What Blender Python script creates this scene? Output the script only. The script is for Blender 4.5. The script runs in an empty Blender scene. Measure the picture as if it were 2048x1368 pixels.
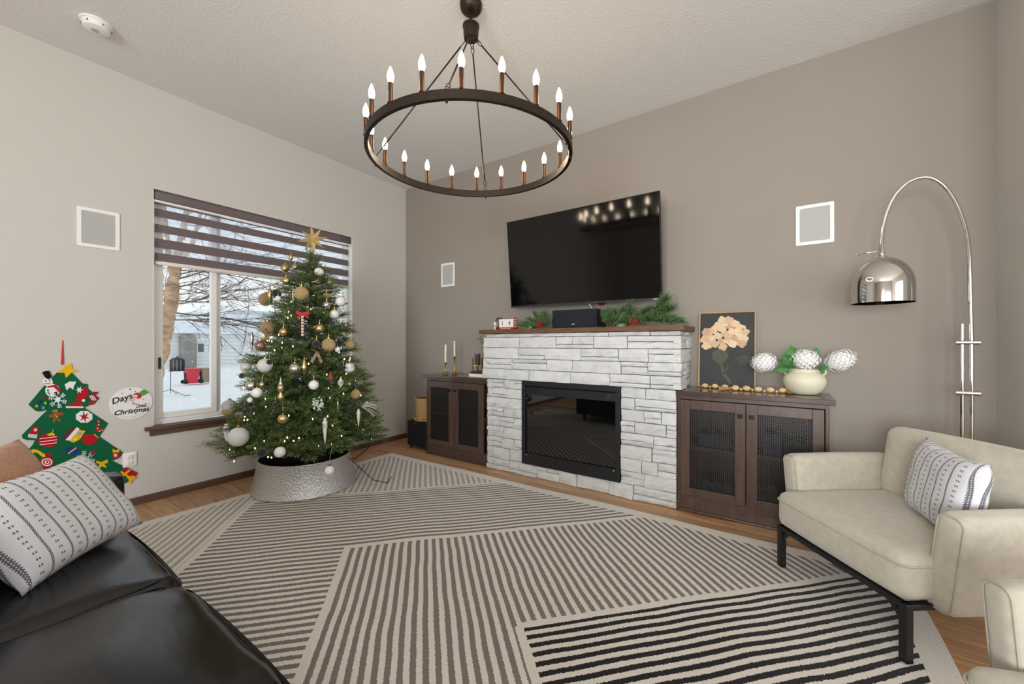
import bpy, math, random
from mathutils import Vector, Matrix, Euler
random.seed(7)
PI = math.pi
scene = bpy.context.scene
COL = scene.collection

# ---------------------------------------------------------------- camera
YAW = math.radians(34.25)
FPX, CX, CY, CAMH = 793.0, 1024.0, 687.0, 1.2
cam_d = bpy.data.cameras.new('camera'); cam = bpy.data.objects.new('camera', cam_d); COL.objects.link(cam)
cam.location = (0, 0, CAMH); cam.rotation_euler = (PI/2, 0, YAW)
cam_d.sensor_width = 36.0; cam_d.lens = FPX/2048*36.0; cam_d.shift_y = 3/2048; cam_d.clip_start = 0.02; cam_d.clip_end = 400
scene.camera = cam

# ---------------------------------------------------------------- world, daylight, exposure
world = bpy.data.worlds.new('overcast_sky'); scene.world = world; world.use_nodes = True
wn = world.node_tree; bg = wn.nodes['Background']
tc = wn.nodes.new('ShaderNodeTexCoord'); sx = wn.nodes.new('ShaderNodeSeparateXYZ'); cr = wn.nodes.new('ShaderNodeValToRGB')
wn.links.new(tc.outputs['Generated'], sx.inputs[0]); wn.links.new(sx.outputs['Z'], cr.inputs[0]); wn.links.new(cr.outputs[0], bg.inputs[0])
cr.color_ramp.elements[0].position = 0.0; cr.color_ramp.elements[0].color = (0.94, 0.95, 0.97, 1)
cr.color_ramp.elements[1].position = 0.55; cr.color_ramp.elements[1].color = (0.74, 0.84, 1.0, 1)
bg.inputs[1].default_value = 1.02

def daylight(name, loc, rot, sx_, sy_, power, col=(0.95, 0.955, 1.0)):
    d = bpy.data.lights.new(name, 'AREA'); d.shape = 'RECTANGLE'; d.size = sx_; d.size_y = sy_; d.energy = power; d.color = col
    o = bpy.data.objects.new(name, d); COL.objects.link(o); o.location = loc; o.rotation_euler = rot
    return o
# daylight entering through the other windows of the room (behind and beside the camera)
daylight('daylight_patio_doors', (3.62, 0.2, 1.25), (0, PI/2, 0), 2.2, 3.0, 65)
daylight('daylight_rear_window_a', (2.0, -3.62, 1.45), (PI/2, 0, 0), 2.2, 1.8, 120)
daylight('daylight_rear_window_b', (-0.1, -3.62, 1.45), (PI/2, 0, 0), 1.4, 1.8, 230)

vs = scene.view_settings
vs.view_transform = 'Standard'; vs.look = 'None'; vs.gamma = 1.0; vs.exposure = 0.15; vs.use_curve_mapping = False

# ---------------------------------------------------------------- photo pixel -> place helpers
S_, C_ = math.sin(YAW), math.cos(YAW)
def ray(u, v):
    a = (u-CX)/FPX
    return Vector((-S_+a*C_, C_+a*S_, -(v-CY)/FPX))
CAM = Vector((0, 0, CAMH))
def PZ(u, v, z): d = ray(u, v); return CAM + d*((z-CAMH)/d.z)
def PX(u, v, x): d = ray(u, v); return CAM + d*(x/d.x)
def PY(u, v, y): d = ray(u, v); return CAM + d*(y/d.y)
def PD(u, v, dep): return CAM + ray(u, v)*dep
XL, YB, ZC, XR = -3.974, 3.425, 3.163, 1.01

# ---------------------------------------------------------------- colours and materials
def lin(c):
    if isinstance(c, str): c = tuple(int(c[i:i+2], 16)/255 for i in (0, 2, 4))
    return tuple((x/12.92 if x <= 0.04045 else ((x+0.055)/1.055)**2.4) for x in c) + (1.0,)
MATS = {}
def mat(name, col, rough=0.5, metal=0.0, spec=0.5, noise=None, bump=None, emis=None, coat=0.0, sheen=0.0, trans=0.0, rnd=0.0, alpha=None):
    """noise=(scale, amount[, stretch]); bump=(scale, strength[, stretch]); rnd = per-object tone change"""
    if name in MATS: return MATS[name]
    m = bpy.data.materials.new(name); MATS[name] = m; m.use_nodes = True
    nt = m.node_tree; b = nt.nodes['Principled BSDF']; c = lin(col)
    b.inputs['Base Color'].default_value = c; b.inputs['Roughness'].default_value = rough; b.inputs['Metallic'].default_value = metal
    b.inputs['Specular IOR Level'].default_value = spec; b.inputs['Coat Weight'].default_value = coat; b.inputs['Sheen Weight'].default_value = sheen
    b.inputs['Transmission Weight'].default_value = trans
    m.diffuse_color = c
    def coords(stretch):
        t = nt.nodes.new('ShaderNodeTexCoord'); mp = nt.nodes.new('ShaderNodeMapping'); nt.links.new(t.outputs['Object'], mp.inputs[0])
        mp.inputs['Scale'].default_value = stretch or (1, 1, 1)
        return mp.outputs[0]
    if noise or rnd:
        src = None
        hsv = nt.nodes.new('ShaderNodeHueSaturation'); hsv.inputs['Color'].default_value = c
        val = None
        if noise:
            n = nt.nodes.new('ShaderNodeTexNoise'); n.inputs['Scale'].default_value = noise[0]; n.inputs['Detail'].default_value = 5
            nt.links.new(coords(noise[2] if len(noise) > 2 else None), n.inputs['Vector'])
            mr = nt.nodes.new('ShaderNodeMapRange'); mr.inputs[1].default_value = 0.25; mr.inputs[2].default_value = 0.75
            mr.inputs[3].default_value = 1-noise[1]; mr.inputs[4].default_value = 1+noise[1]
            nt.links.new(n.outputs['Fac'], mr.inputs[0]); val = mr.outputs[0]
        if rnd:
            oi = nt.nodes.new('ShaderNodeObjectInfo'); mr2 = nt.nodes.new('ShaderNodeMapRange')
            mr2.inputs[3].default_value = 1-rnd; mr2.inputs[4].default_value = 1+rnd
            nt.links.new(oi.outputs['Random'], mr2.inputs[0])
            if val:
                mu = nt.nodes.new('ShaderNodeMath'); mu.operation = 'MULTIPLY'; nt.links.new(val, mu.inputs[0]); nt.links.new(mr2.outputs[0], mu.inputs[1]); val = mu.outputs[0]
            else: val = mr2.outputs[0]
        nt.links.new(val, hsv.inputs['Value']); nt.links.new(hsv.outputs[0], b.inputs['Base Color'])
    if bump:
        n = nt.nodes.new('ShaderNodeTexNoise'); n.inputs['Scale'].default_value = bump[0]; n.inputs['Detail'].default_value = 4
        nt.links.new(coords(bump[2] if len(bump) > 2 else None), n.inputs['Vector'])
        bp = nt.nodes.new('ShaderNodeBump'); bp.inputs['Strength'].default_value = bump[1]; bp.inputs['Distance'].default_value = 0.01
        nt.links.new(n.outputs['Fac'], bp.inputs['Height']); nt.links.new(bp.outputs[0], b.inputs['Normal'])
    if emis:
        b.inputs['Emission Color'].default_value = lin(emis[0]); b.inputs['Emission Strength'].default_value = emis[1]
    if alpha is not None: b.inputs['Alpha'].default_value = alpha
    return m
def pane_mat(name, tint=(1, 1, 1), gloss=0.06, rough=0.0, haze=0.0):
    if name in MATS: return MATS[name]
    m = bpy.data.materials.new(name); MATS[name] = m; m.use_nodes = True; nt = m.node_tree; nt.nodes.clear()
    o = nt.nodes.new('ShaderNodeOutputMaterial'); t = nt.nodes.new('ShaderNodeBsdfTransparent'); g = nt.nodes.new('ShaderNodeBsdfGlossy'); mx = nt.nodes.new('ShaderNodeMixShader')
    t.inputs[0].default_value = tint + (1,); g.inputs['Roughness'].default_value = rough; mx.inputs[0].default_value = gloss
    nt.links.new(t.outputs[0], mx.inputs[1]); nt.links.new(g.outputs[0], mx.inputs[2])
    last = mx
    if haze:
        df = nt.nodes.new('ShaderNodeBsdfTranslucent'); df.inputs[0].default_value = (0.9, 0.9, 0.9, 1)
        m2 = nt.nodes.new('ShaderNodeMixShader'); m2.inputs[0].default_value = haze
        nt.links.new(mx.outputs[0], m2.inputs[1]); nt.links.new(df.outputs[0], m2.inputs[2]); last = m2
    nt.links.new(last.outputs[0], o.inputs[0])
    return m
class NX:   # tiny node-expression helper for the patterned fabrics
    def __init__(s, nt): s.nt = nt
    def m(s, op, a, b=None, c=None):
        n = s.nt.nodes.new('ShaderNodeMath'); n.operation = op
        for i, v in enumerate((a, b, c)):
            if v is None: continue
            if isinstance(v, (int, float)): n.inputs[i].default_value = v
            else: s.nt.links.new(v, n.inputs[i])
        return n.outputs[0]
    def add(s, a, b): return s.m('ADD', a, b)
    def sub(s, a, b): return s.m('SUBTRACT', a, b)
    def mul(s, a, b): return s.m('MULTIPLY', a, b)
    def gt(s, a, b): return s.m('GREATER_THAN', a, b)
    def lt(s, a, b): return s.m('LESS_THAN', a, b)
    def mx(s, a, b): return s.m('MAXIMUM', a, b)
    def inv(s, a): return s.m('SUBTRACT', 1.0, a)
    def frac(s, a): return s.m('FRACT', a)
    def abs(s, a): return s.m('ABSOLUTE', a)
    def mix(s, f, a, b):
        n = s.nt.nodes.new('ShaderNodeMix'); n.data_type = 'RGBA'
        s.nt.links.new(f, n.inputs[0])
        for i, v in ((6, a), (7, b)):
            if isinstance(v, tuple): n.inputs[i].default_value = v
            else: s.nt.links.new(v, n.inputs[i])
        return n.outputs[2]

# ---------------------------------------------------------------- mesh builder
def basis(d):
    d = Vector(d).normalized(); a = Vector((0, 0, 1)) if abs(d.z) < 0.9 else Vector((1, 0, 0))
    x = d.cross(a).normalized(); return x, d.cross(x).normalized(), d
class MB:
    def __init__(s): s.v = []; s.f = []; s.mi = []; s.cur = 0
    def _add(s, vs, fs):
        o = len(s.v); s.v += [tuple(p) for p in vs]; s.f += [tuple(i+o for i in f) for f in fs]; s.mi += [s.cur]*len(fs); return s
    def box(s, a, b):
        x0, y0, z0 = (min(a[i], b[i]) for i in range(3)); x1, y1, z1 = (max(a[i], b[i]) for i in range(3))
        return s._add([(x0,y0,z0),(x1,y0,z0),(x1,y1,z0),(x0,y1,z0),(x0,y0,z1),(x1,y0,z1),(x1,y1,z1),(x0,y1,z1)],
                      [(0,3,2,1),(4,5,6,7),(0,1,5,4),(1,2,6,5),(2,3,7,6),(3,0,4,7)])
    def cbox(s, c, size): return s.box([c[i]-size[i]/2 for i in range(3)], [c[i]+size[i]/2 for i in range(3)])
    def bar(s, p, q, w, h, up=(0, 0, 1)):
        p, q = Vector(p), Vector(q); d = (q-p).normalized(); x = d.cross(Vector(up))
        if x.length < 1e-4: x = d.cross(Vector((1, 0, 0)))
        x.normalize(); y = x.cross(d).normalized(); vs = []
        for c in (p, q):
            for i, j in ((-1,-1),(1,-1),(1,1),(-1,1)): vs.append(c+x*w/2*i+y*h/2*j)
        return s._add(vs, [(0,1,2,3),(7,6,5,4),(0,4,5,1),(1,5,6,2),(2,6,7,3),(3,7,4,0)])
    def cyl(s, p, q, r0, r1=None, n=16, caps=True):
        r1 = r0 if r1 is None else r1; p, q = Vector(p), Vector(q); x, y, _ = basis(q-p)
        vs = [p+x*r0*math.cos(2*PI*i/n)+y*r0*math.sin(2*PI*i/n) for i in range(n)]+[q+x*r1*math.cos(2*PI*i/n)+y*r1*math.sin(2*PI*i/n) for i in range(n)]
        fs = [(i, (i+1) % n, n+(i+1) % n, n+i) for i in range(n)]
        if caps: fs += [tuple(range(n-1, -1, -1)), tuple(range(n, 2*n))]
        return s._add(vs, fs)
    def tube(s, pts, r, n=8, closed=False):
        pts = [Vector(p) for p in pts]; k = len(pts); rr = r if isinstance(r, (list, tuple)) else [r]*k
        vs = []; px = None
        for i, p in enumerate(pts):
            if closed: d = pts[(i+1) % k]-pts[i-1]
            else: d = pts[min(i+1, k-1)]-pts[max(i-1, 0)]
            d.normalize()
            if px is None: x, y, _ = basis(d)
            else:
                x = px-d*px.dot(d)
                if x.length < 1e-5: x = basis(d)[0]
                x.normalize(); y = d.cross(x)
            px = x
            vs += [p+x*rr[i]*math.cos(2*PI*j/n)+y*rr[i]*math.sin(2*PI*j/n) for j in range(n)]
        fs = []
        for i in range(k if closed else k-1):
            a, b = i*n, ((i+1) % k)*n
            fs += [(a+j, a+(j+1) % n, b+(j+1) % n, b+j) for j in range(n)]
        if not closed: fs += [tuple(range(n-1, -1, -1)), tuple(range((k-1)*n, k*n))]
        return s._add(vs, fs)
    def lathe(s, prof, c=(0, 0, 0), n=24, axis=None, fn=None):
        """prof: (radius, height) pairs bottom to top"""
        c = Vector(c); ax = Vector(axis).normalized() if axis is not None else Vector((0, 0, 1))
        if axis is None: x, y = Vector((1, 0, 0)), Vector((0, 1, 0))
        else: x, y, _ = basis(ax)
        vs = []
        for r, h in prof:
            for j in range(n):
                a = 2*PI*j/n; rr = max(r, 1e-5)*(fn(a, h) if fn else 1.0)
                vs.append(c+ax*h+x*rr*math.cos(a)+y*rr*math.sin(a))
        fs = []
        for i in range(len(prof)-1):
            fs += [(i*n+j, i*n+(j+1) % n, (i+1)*n+(j+1) % n, (i+1)*n+j) for j in range(n)]
        if prof[0][0] > 1e-4: fs.append(tuple(range(n-1, -1, -1)))
        if prof[-1][0] > 1e-4: k = (len(prof)-1)*n; fs.append(tuple(range(k, k+n)))
        return s._add(vs, fs)
    def sphere(s, c, r, n=16, m=10, sc=(1, 1, 1), fn=None):
        prof = [(math.sin(PI*i/m), -math.cos(PI*i/m)) for i in range(m+1)]; vs = []
        for rr, h in prof:
            for j in range(n):
                a = 2*PI*j/n; p = Vector((max(rr, 1e-4)*math.cos(a), max(rr, 1e-4)*math.sin(a), h))
                k = r*(fn(p) if fn else 1.0)
                vs.append((c[0]+p.x*k*sc[0], c[1]+p.y*k*sc[1], c[2]+p.z*k*sc[2]))
        fs = []
        for i in range(m): fs += [(i*n+j, i*n+(j+1) % n, (i+1)*n+(j+1) % n, (i+1)*n+j) for j in range(n)]
        return s._add(vs, fs)
    def prism(s, poly, to3, h0, h1):
        """poly 2D, to3(x, y, h) -> 3D"""
        n = len(poly)
        ar = sum(poly[i][0]*poly[(i+1) % n][1]-poly[(i+1) % n][0]*poly[i][1] for i in range(n))
        if ar < 0: poly = list(reversed(poly))
        vs = [to3(x, y, h0) for x, y in poly]+[to3(x, y, h1) for x, y in poly]
        fs = [tuple(range(n-1, -1, -1)), tuple(range(n, 2*n))]+[(i, (i+1) % n, n+(i+1) % n, n+i) for i in range(n)]
        return s._add(vs, fs)
    def soft(s, size, r, n=10, puff=(0, 0, 0), c=(0, 0, 0), M=None, fn=None):
        """rounded, puffed box (upholstery)"""
        hx, hy, hz = (k/2 for k in size); vs = []; fs = []; idx = {}
        def vert(p):
            key = tuple(round(k, 5) for k in p)
            if key in idx: return idx[key]
            q = Vector((p[0]*hx, p[1]*hy, p[2]*hz)); inn = Vector((max(-hx+r, min(hx-r, q.x)), max(-hy+r, min(hy-r, q.y)), max(-hz+r, min(hz-r, q.z))))
            d = q-inn
            if d.length > 1e-9: q = inn+d.normalized()*r*min(1.0, max(abs(d.x), abs(d.y), abs(d.z))/r if r else 1)
            px, py, pz = p
            q.x += math.copysign(1, px)*puff[0]*abs(px)*(1-py*py)*(1-pz*pz)
            q.y += math.copysign(1, py)*puff[1]*abs(py)*(1-px*px)*(1-pz*pz)
            q.z += math.copysign(1, pz)*puff[2]*abs(pz)*(1-px*px)*(1-py*py)
            if fn: q = fn(q, p)
            q = q+Vector(c)
            if M is not None: q = M @ q
            idx[key] = len(vs); vs.append(q); return idx[key]
        g = [-1+2*i/n for i in range(n+1)]
        # denser towards the edges
        g = [math.copysign(abs(t)**0.7, t) if t else 0.0 for t in g]
        for ax in range(3):
            for sg in (-1, 1):
                for i in range(n):
                    for j in range(n):
                        quad = []
                        for a, b in ((i, j), (i+1, j), (i+1, j+1), (i, j+1)):
                            p = [0, 0, 0]; p[ax] = sg; p[(ax+1) % 3] = g[a]; p[(ax+2) % 3] = g[b]; quad.append(vert(p))
                        if sg < 0: quad.reverse()
                        fs.append(tuple(quad))
        return s._add(vs, fs)
    def xf(s, M): s.v = [tuple(M @ Vector(p)) for p in s.v]; return s
    def build(s, name, m, parent=None, smooth=False, bevel=0.0, local=False, origin=None, kind=None, label=None, segs=2):
        me = bpy.data.meshes.new(name)
        if parent is not None: off = Vector((0, 0, 0)) if local else WORLD_LOC[parent]
        elif origin is not None: off = Vector(origin)
        else:
            xs, ys, zs = zip(*s.v); off = Vector(((min(xs)+max(xs))/2, (min(ys)+max(ys))/2, min(zs)))
        me.from_pydata([(p[0]-off.x, p[1]-off.y, p[2]-off.z) for p in s.v], [], s.f)
        ms = m if isinstance(m, (list, tuple)) else [m]
        for k in ms: me.materials.append(k)
        if len(ms) > 1: me.polygons.foreach_set('material_index', s.mi)
        if smooth:
            me.polygons.foreach_set('use_smooth', [True]*len(me.polygons))
            if smooth != True: me.set_sharp_from_angle(angle=math.radians(smooth))
        me.update()
        o = bpy.data.objects.new(name, me); COL.objects.link(o)
        if parent is not None: o.parent = parent; WORLD_LOC[o] = WORLD_LOC[parent] if not local else Vector((0, 0, 0))
        else: o.location = off; WORLD_LOC[o] = off
        if bevel:
            bv = o.modifiers.new('bevel', 'BEVEL'); bv.width = bevel; bv.segments = segs; bv.limit_method = 'ANGLE'; bv.angle_limit = math.radians(40)
        if kind: o['kind'] = kind
        if label: o['label'] = label
        return o
WORLD_LOC = {}
def tag(o, label, cat, group=None):
    o['label'] = label; o['category'] = cat
    if group: o['group'] = group
    return o
def thing(name, label, cat, loc=(0, 0, 0), rotz=0.0, group=None):
    o = bpy.data.objects.new(name, None); COL.objects.link(o); o.empty_display_size = 0.1
    o.location = loc; o.rotation_euler = (0, 0, rotz); WORLD_LOC[o] = Vector(loc)
    return tag(o, label, cat, group)
def copy_tree(o, parent=None):
    c = o.copy(); COL.objects.link(c); c.parent = parent; WORLD_LOC[c] = WORLD_LOC[o]
    for ch in list(o.children): copy_tree(ch, c)
    return c
def struct(o): o['kind'] = 'structure'; return o
def text_mesh(txt, size, shear=0.0, extrude=0.0008, bold=0.0):
    cu = bpy.data.curves.new('lettering', 'FONT'); cu.body = txt; cu.size = size; cu.shear = shear; cu.extrude = extrude; cu.align_x = 'CENTER'; cu.align_y = 'CENTER'; cu.offset = bold
    cu.resolution_u = 3
    o = bpy.data.objects.new('lettering', cu); COL.objects.link(o); dg = bpy.context.evaluated_depsgraph_get()
    me = bpy.data.meshes.new_from_object(o.evaluated_get(dg)); bpy.data.objects.remove(o); bpy.data.curves.remove(cu)
    return me
def place_text(name, txt, size, m, parent, origin, xdir, ydir, **kw):
    me = text_mesh(txt, size, **kw); x = Vector(xdir).normalized(); y = Vector(ydir).normalized(); z = x.cross(y)
    M = Matrix((x, y, z)).transposed().to_4x4(); M.translation = Vector(origin)-WORLD_LOC[parent]
    me.transform(M); me.materials.clear(); me.materials.append(m); me.name = name
    o = bpy.data.objects.new(name, me); COL.objects.link(o); o.parent = parent; WORLD_LOC[o] = WORLD_LOC[parent]
    return o
# ================================================================= materials
M_wall = mat('greige_wall_paint', 'cbc7c1', 0.75, bump=(220, 0.05))
M_wallb = mat('taupe_wall_paint', '978e84', 0.7, bump=(220, 0.05))
M_ceil = mat('ceiling_texture_paint', 'e2e2e1', 0.9, bump=(55, 0.35))
M_trimwood = mat('walnut_trim', '5a4035', 0.42, noise=(9, 0.25, (1, 1, 8)), bump=(40, 0.08))
M_vinyl = mat('white_vinyl', 'eceae6', 0.4)
M_white = mat('white_plastic', 'f0efec', 0.45)
M_grille = mat('speaker_grille_grey', 'b6b6b4', 0.7, bump=(900, 0.25))
M_black = mat('satin_black', '111214', 0.35)
M_blackm = mat('matte_black', '15161a', 0.65, bump=(300, 0.05))
M_bronze = mat('oil_rubbed_bronze', '3a3029', 0.42, metal=0.75, noise=(40, 0.2))
M_brass = mat('brushed_brass', 'c69a4a', 0.25, metal=1.0)
M_copper = mat('candle_sleeve_bronze', '5e4330', 0.3, metal=0.9)
M_chrome = mat('polished_nickel', 'd6d3ce', 0.06, metal=1.0)
M_pane = pane_mat('window_glass', (0.97, 0.99, 0.98), 0.05)
M_clear = pane_mat('clear_glass', (0.97, 0.97, 0.97), 0.12)

def wood_floor_mat():
    m = bpy.data.materials.new('hickory_plank'); m.use_nodes = True; nt = m.node_tree; b = nt.nodes['Principled BSDF']; x = NX(nt)
    t = nt.nodes.new('ShaderNodeTexCoord'); oi = nt.nodes.new('ShaderNodeObjectInfo')
    add = nt.nodes.new('ShaderNodeVectorMath'); add.operation = 'ADD'; sc = nt.nodes.new('ShaderNodeVectorMath'); sc.operation = 'SCALE'; sc.inputs['Scale'].default_value = 1.0
    cmb = nt.nodes.new('ShaderNodeCombineXYZ'); k = x.mul(oi.outputs['Random'], 37.0); nt.links.new(k, cmb.inputs[0]); nt.links.new(k, cmb.inputs[1])
    nt.links.new(t.outputs['Object'], add.inputs[0]); nt.links.new(cmb.outputs[0], add.inputs[1])
    mp = nt.nodes.new('ShaderNodeMapping'); mp.inputs['Scale'].default_value = (1.2, 14, 14); nt.links.new(add.outputs[0], mp.inputs[0])
    n1 = nt.nodes.new('ShaderNodeTexNoise'); n1.inputs['Scale'].default_value = 3.0; n1.inputs['Detail'].default_value = 6; n1.inputs['Distortion'].default_value = 0.6; nt.links.new(mp.outputs[0], n1.inputs[0])
    mp2 = nt.nodes.new('ShaderNodeMapping'); mp2.inputs['Scale'].default_value = (1.0, 7, 7); nt.links.new(add.outputs[0], mp2.inputs[0])
    n2 = nt.nodes.new('ShaderNodeTexNoise'); n2.inputs['Scale'].default_value = 1.1; n2.inputs['Detail'].default_value = 2; n2.inputs['Distortion'].default_value = 1.0; nt.links.new(mp2.outputs[0], n2.inputs[0])
    r = nt.nodes.new('ShaderNodeValToRGB'); e = r.color_ramp.elements
    e[0].position = 0.3; e[0].color = lin('a87f58'); e[1].position = 0.7; e[1].color = lin('c9a077'); nt.links.new(n1.outputs['Fac'], r.inputs[0])
    r2 = nt.nodes.new('ShaderNodeValToRGB'); e = r2.color_ramp.elements
    e[0].position = 0.63; e[0].color = (0, 0, 0, 1); e[1].position = 0.71; e[1].color = (1, 1, 1, 1); nt.links.new(n2.outputs['Fac'], r2.inputs[0])
    c1 = x.mix(x.mul(r2.outputs[0], 0.75), r.outputs[0], lin('6e4527'))
    h = nt.nodes.new('ShaderNodeHueSaturation'); nt.links.new(c1, h.inputs['Color']); nt.links.new(x.add(0.86, x.mul(oi.outputs['Random'], 0.28)), h.inputs['Value'])
    nt.links.new(h.outputs[0], b.inputs['Base Color']); b.inputs['Roughness'].default_value = 0.38
    bp = nt.nodes.new('ShaderNodeBump'); bp.inputs['Strength'].default_value = 0.06; bp.inputs['Distance'].default_value = 0.01; nt.links.new(n1.outputs['Fac'], bp.inputs['Height']); nt.links.new(bp.outputs[0], b.inputs['Normal'])
    return m
M_floor = wood_floor_mat()
M_cab = mat('stained_cabinet_wood', '523f35', 0.32, noise=(7, 0.3, (6, 6, 1)), bump=(30, 0.04), coat=0.2)
M_cabtop = mat('stained_counter_wood', '4c3d36', 0.2, noise=(7, 0.22, (1, 6, 6)), coat=0.35)
M_mantel = mat('rustic_mantel_wood', '6a4932', 0.5, noise=(8, 0.35, (1, 7, 7)), bump=(25, 0.25, (1, 6, 6)))

# ================================================================= the setting
# floor: sub-slab, then planks running along the fireplace wall, each its own piece
b = MB(); b.box((XL-0.2, -3.5, -0.06), (3.6, YB+0.15, -0.014)); b.box((XL, -3.5, -0.014), (3.6, -0.64, 0)); b.box((1.9, -0.64, -0.014), (3.6, 2.9, 0))
floor = struct(b.build('floor', M_floor, origin=(0, 0, 0)))
PW = 0.12; plank_mesh = {}
def plank(length):
    if length not in plank_mesh:
        m = MB(); e = 0.0022; w = PW/2-0.0004; L = length/2-0.0005
        vs = []
        for z, i in ((-0.0135, 0), (-e, 0), (0.0, e)):
            vs += [(-L+i, -w+i, z), (L-i, -w+i, z), (L-i, w-i, z), (-L+i, w-i, z)]
        fs = [(8, 9, 10, 11)]
        for k in (0, 4):
            fs += [(k+j, k+(j+1) % 4, k+4+(j+1) % 4, k+4+j) for j in range(4)]
        m._add(vs, fs)
        me = bpy.data.meshes.new('plank'); me.from_pydata(m.v, [], m.f); me.materials.append(M_floor); plank_mesh[length] = me
    return plank_mesh[length]
rp = random.Random(11); y = YB-PW/2
while y > -0.64+PW/2-0.001:
    x = XL - rp.choice((0.0, 0.25, 0.5)); first = True
    while x < 1.9:
        L = rp.choice((0.7, 1.0, 1.3, 1.6))
        if first and x < XL: L2 = round(L-(XL-x), 2); x = XL; L = max(0.2, round(L2/0.05)*0.05)
        first = False
        if x+L > 1.9: L = round(1.9-x, 3)
        if L < 0.08: break
        o = bpy.data.objects.new('plank', plank(round(L, 3))); COL.objects.link(o); o.parent = floor; o.location = (x+L/2, y, 0); x += L
    y -= PW

# window opening in the left wall
WY0, WY1, WZ0, WZ1 = 0.959, 2.664, 0.568, 2.386; TH = 0.15
b = MB()
b.box((XL-TH, -3.5, 0), (XL, WY0, ZC)); b.box((XL-TH, WY1, 0), (XL, YB+0.12, ZC)); b.box((XL-TH, WY0, 0), (XL, WY1, WZ0-0.03)); b.box((XL-TH, WY0, WZ1), (XL, WY1, ZC))
struct(b.build('wall_left', M_wall, origin=(XL, 0, 0)))
b = MB(); b.box((XL, YB, 0), (XR, YB+0.12, ZC)); struct(b.build('wall_back', M_wallb, origin=(0, YB, 0)))
b = MB(); b.box((XR, 2.95, 0), (XR+0.12, YB+0.12, ZC)); b.box((XR+0.12, 2.95, 0), (3.6, 3.07, ZC))
struct(b.build('wall_right', M_wall, origin=(XR, YB, 0)))
b = MB(); b.box((XL-0.2, -3.5, ZC), (3.6, YB+0.15, ZC+0.1)); struct(b.build('ceiling', M_ceil, origin=(0, 0, ZC)))
# rear wall (behind the camera) with two windows, side wall with patio doors
def wall_holes(name, m, axis, at, th, a0, a1, holes):
    b = MB()
    def bx(p0, p1, z0, z1):
        if p1-p0 < 1e-4 or z1-z0 < 1e-4: return
        if axis == 'y': b.box((p0, at-th, z0), (p1, at, z1))
        else: b.box((at, p0, z0), (at+th, p1, z1))
    cur = a0
    for h0, h1, z0, z1 in holes:
        bx(cur, h0, 0, ZC); bx(h0, h1, 0, z0); bx(h0, h1, z1, ZC); cur = h1
    bx(cur, a1, 0, ZC)
    return struct(b.build(name, m, origin=(0, 0, 0)))
wall_holes('wall_rear', M_wall, 'y', -3.4, 0.12, XL-TH, 3.6, [(-0.8, 0.6, 0.55, 2.35), (0.9, 3.1, 0.55, 2.35)])
wall_holes('wall_side', M_wall, 'x', 3.45, 0.12, -3.4, 2.95, [(-1.3, 1.7, 0.15, 2.35)])
def simple_window(name, axis, at, a0, a1, z0, z1, n):
    b = MB(); w = 0.06
    def bx(p0, p1, q0, q1, d0, d1):
        if axis == 'y': b.box((p0, at-d1, q0), (p1, at-d0, q1))
        else: b.box((at+d0, p0, q0), (at+d1, p1, q1))
    for q0, q1 in ((z0, z0+w), (z1-w, z1)): bx(a0, a1, q0, q1, 0.03, 0.09)
    for i in range(n+1):
        c = a0+w/2+(a1-a0-w)*i/n; bx(c-w/2, c+w/2, z0, z1, 0.03, 0.09)
    o = struct(b.build(name, M_vinyl, origin=(0, 0, 0)))
    for i in range(n):
        g = MB(); p0 = a0+(a1-a0)*i/n+0.03; p1 = a0+(a1-a0)*(i+1)/n-0.03
        if axis == 'y': g.box((p0, at-0.063, z0+0.03), (p1, at-0.057, z1-0.03))
        else: g.box((at+0.057, p0, z0+0.03), (at+0.063, p1, z1-0.03))
        g.build('pane', M_pane, o)
simple_window('window_2', 'y', -3.4, -0.8, 0.6, 0.55, 2.35, 2); simple_window('window_3', 'y', -3.4, 0.9, 3.1, 0.55, 2.35, 2); simple_window('door_1', 'x', 3.45, -1.3, 1.7, 0.15, 2.35, 3)

# baseboards
def baseboard(name, p, q, nx, ny, h=0.056, t=0.014):
    b = MB(); p = Vector((p[0], p[1], 0)); q = Vector((q[0], q[1], 0)); n = Vector((nx, ny, 0)); u = Vector((0, 0, 1))
    prof = [(0.0005, 0.0005), (t, 0.0005), (t, h-0.012), (t-0.004, h-0.010), (t-0.006, h), (0.0005, h)]
    vs = [p+n*a+u*z for a, z in prof]+[q+n*a+u*z for a, z in prof]; k = len(prof)
    b._add(vs, [tuple(range(k)), tuple(range(2*k-1, k-1, -1))]+[(i, k+i, k+(i+1) % k, (i+1) % k) for i in range(k)])
    return struct(b.build(name, M_trimwood, origin=tuple(p)))
baseboard('baseboard_left', (XL, -3.4), (XL, YB-0.015), 1, 0)
baseboard('baseboard_back', (XL+0.0, YB), (-3.26, YB), 0, -1)
baseboard('baseboard_back', (0.25, YB), (XR-0.016, YB), 0, -1)
baseboard('baseboard_right', (XR, 2.95), (XR, YB), -1, 0)

# window_1: vinyl frame, sliding sash, fixed pane
XW = XL-0.105   # plane of the glazing
win = bpy.data.objects.new('window_1', None); COL.objects.link(win); win.location = (XL, WY0, WZ0); WORLD_LOC[win] = Vector(win.location); struct(win)
zb = 0.572
def ring_yz(b, y0, y1, z0, z1, w, x0, x1):
    b.box((x0, y0, z0), (x1, y0+w, z1)); b.box((x0, y1-w, z0), (x1, y1, z1)); b.box((x0, y0+w, z0), (x1, y1-w, z0+w)); b.box((x0, y0+w, z1-w), (x1, y1-w, z1))
b = MB(); ring_yz(b, WY0+0.002, WY1-0.002, zb, WZ1-0.002, 0.035, XW-0.04, XW+0.045); b.build('frame', M_vinyl, win, bevel=0.004)
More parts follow.
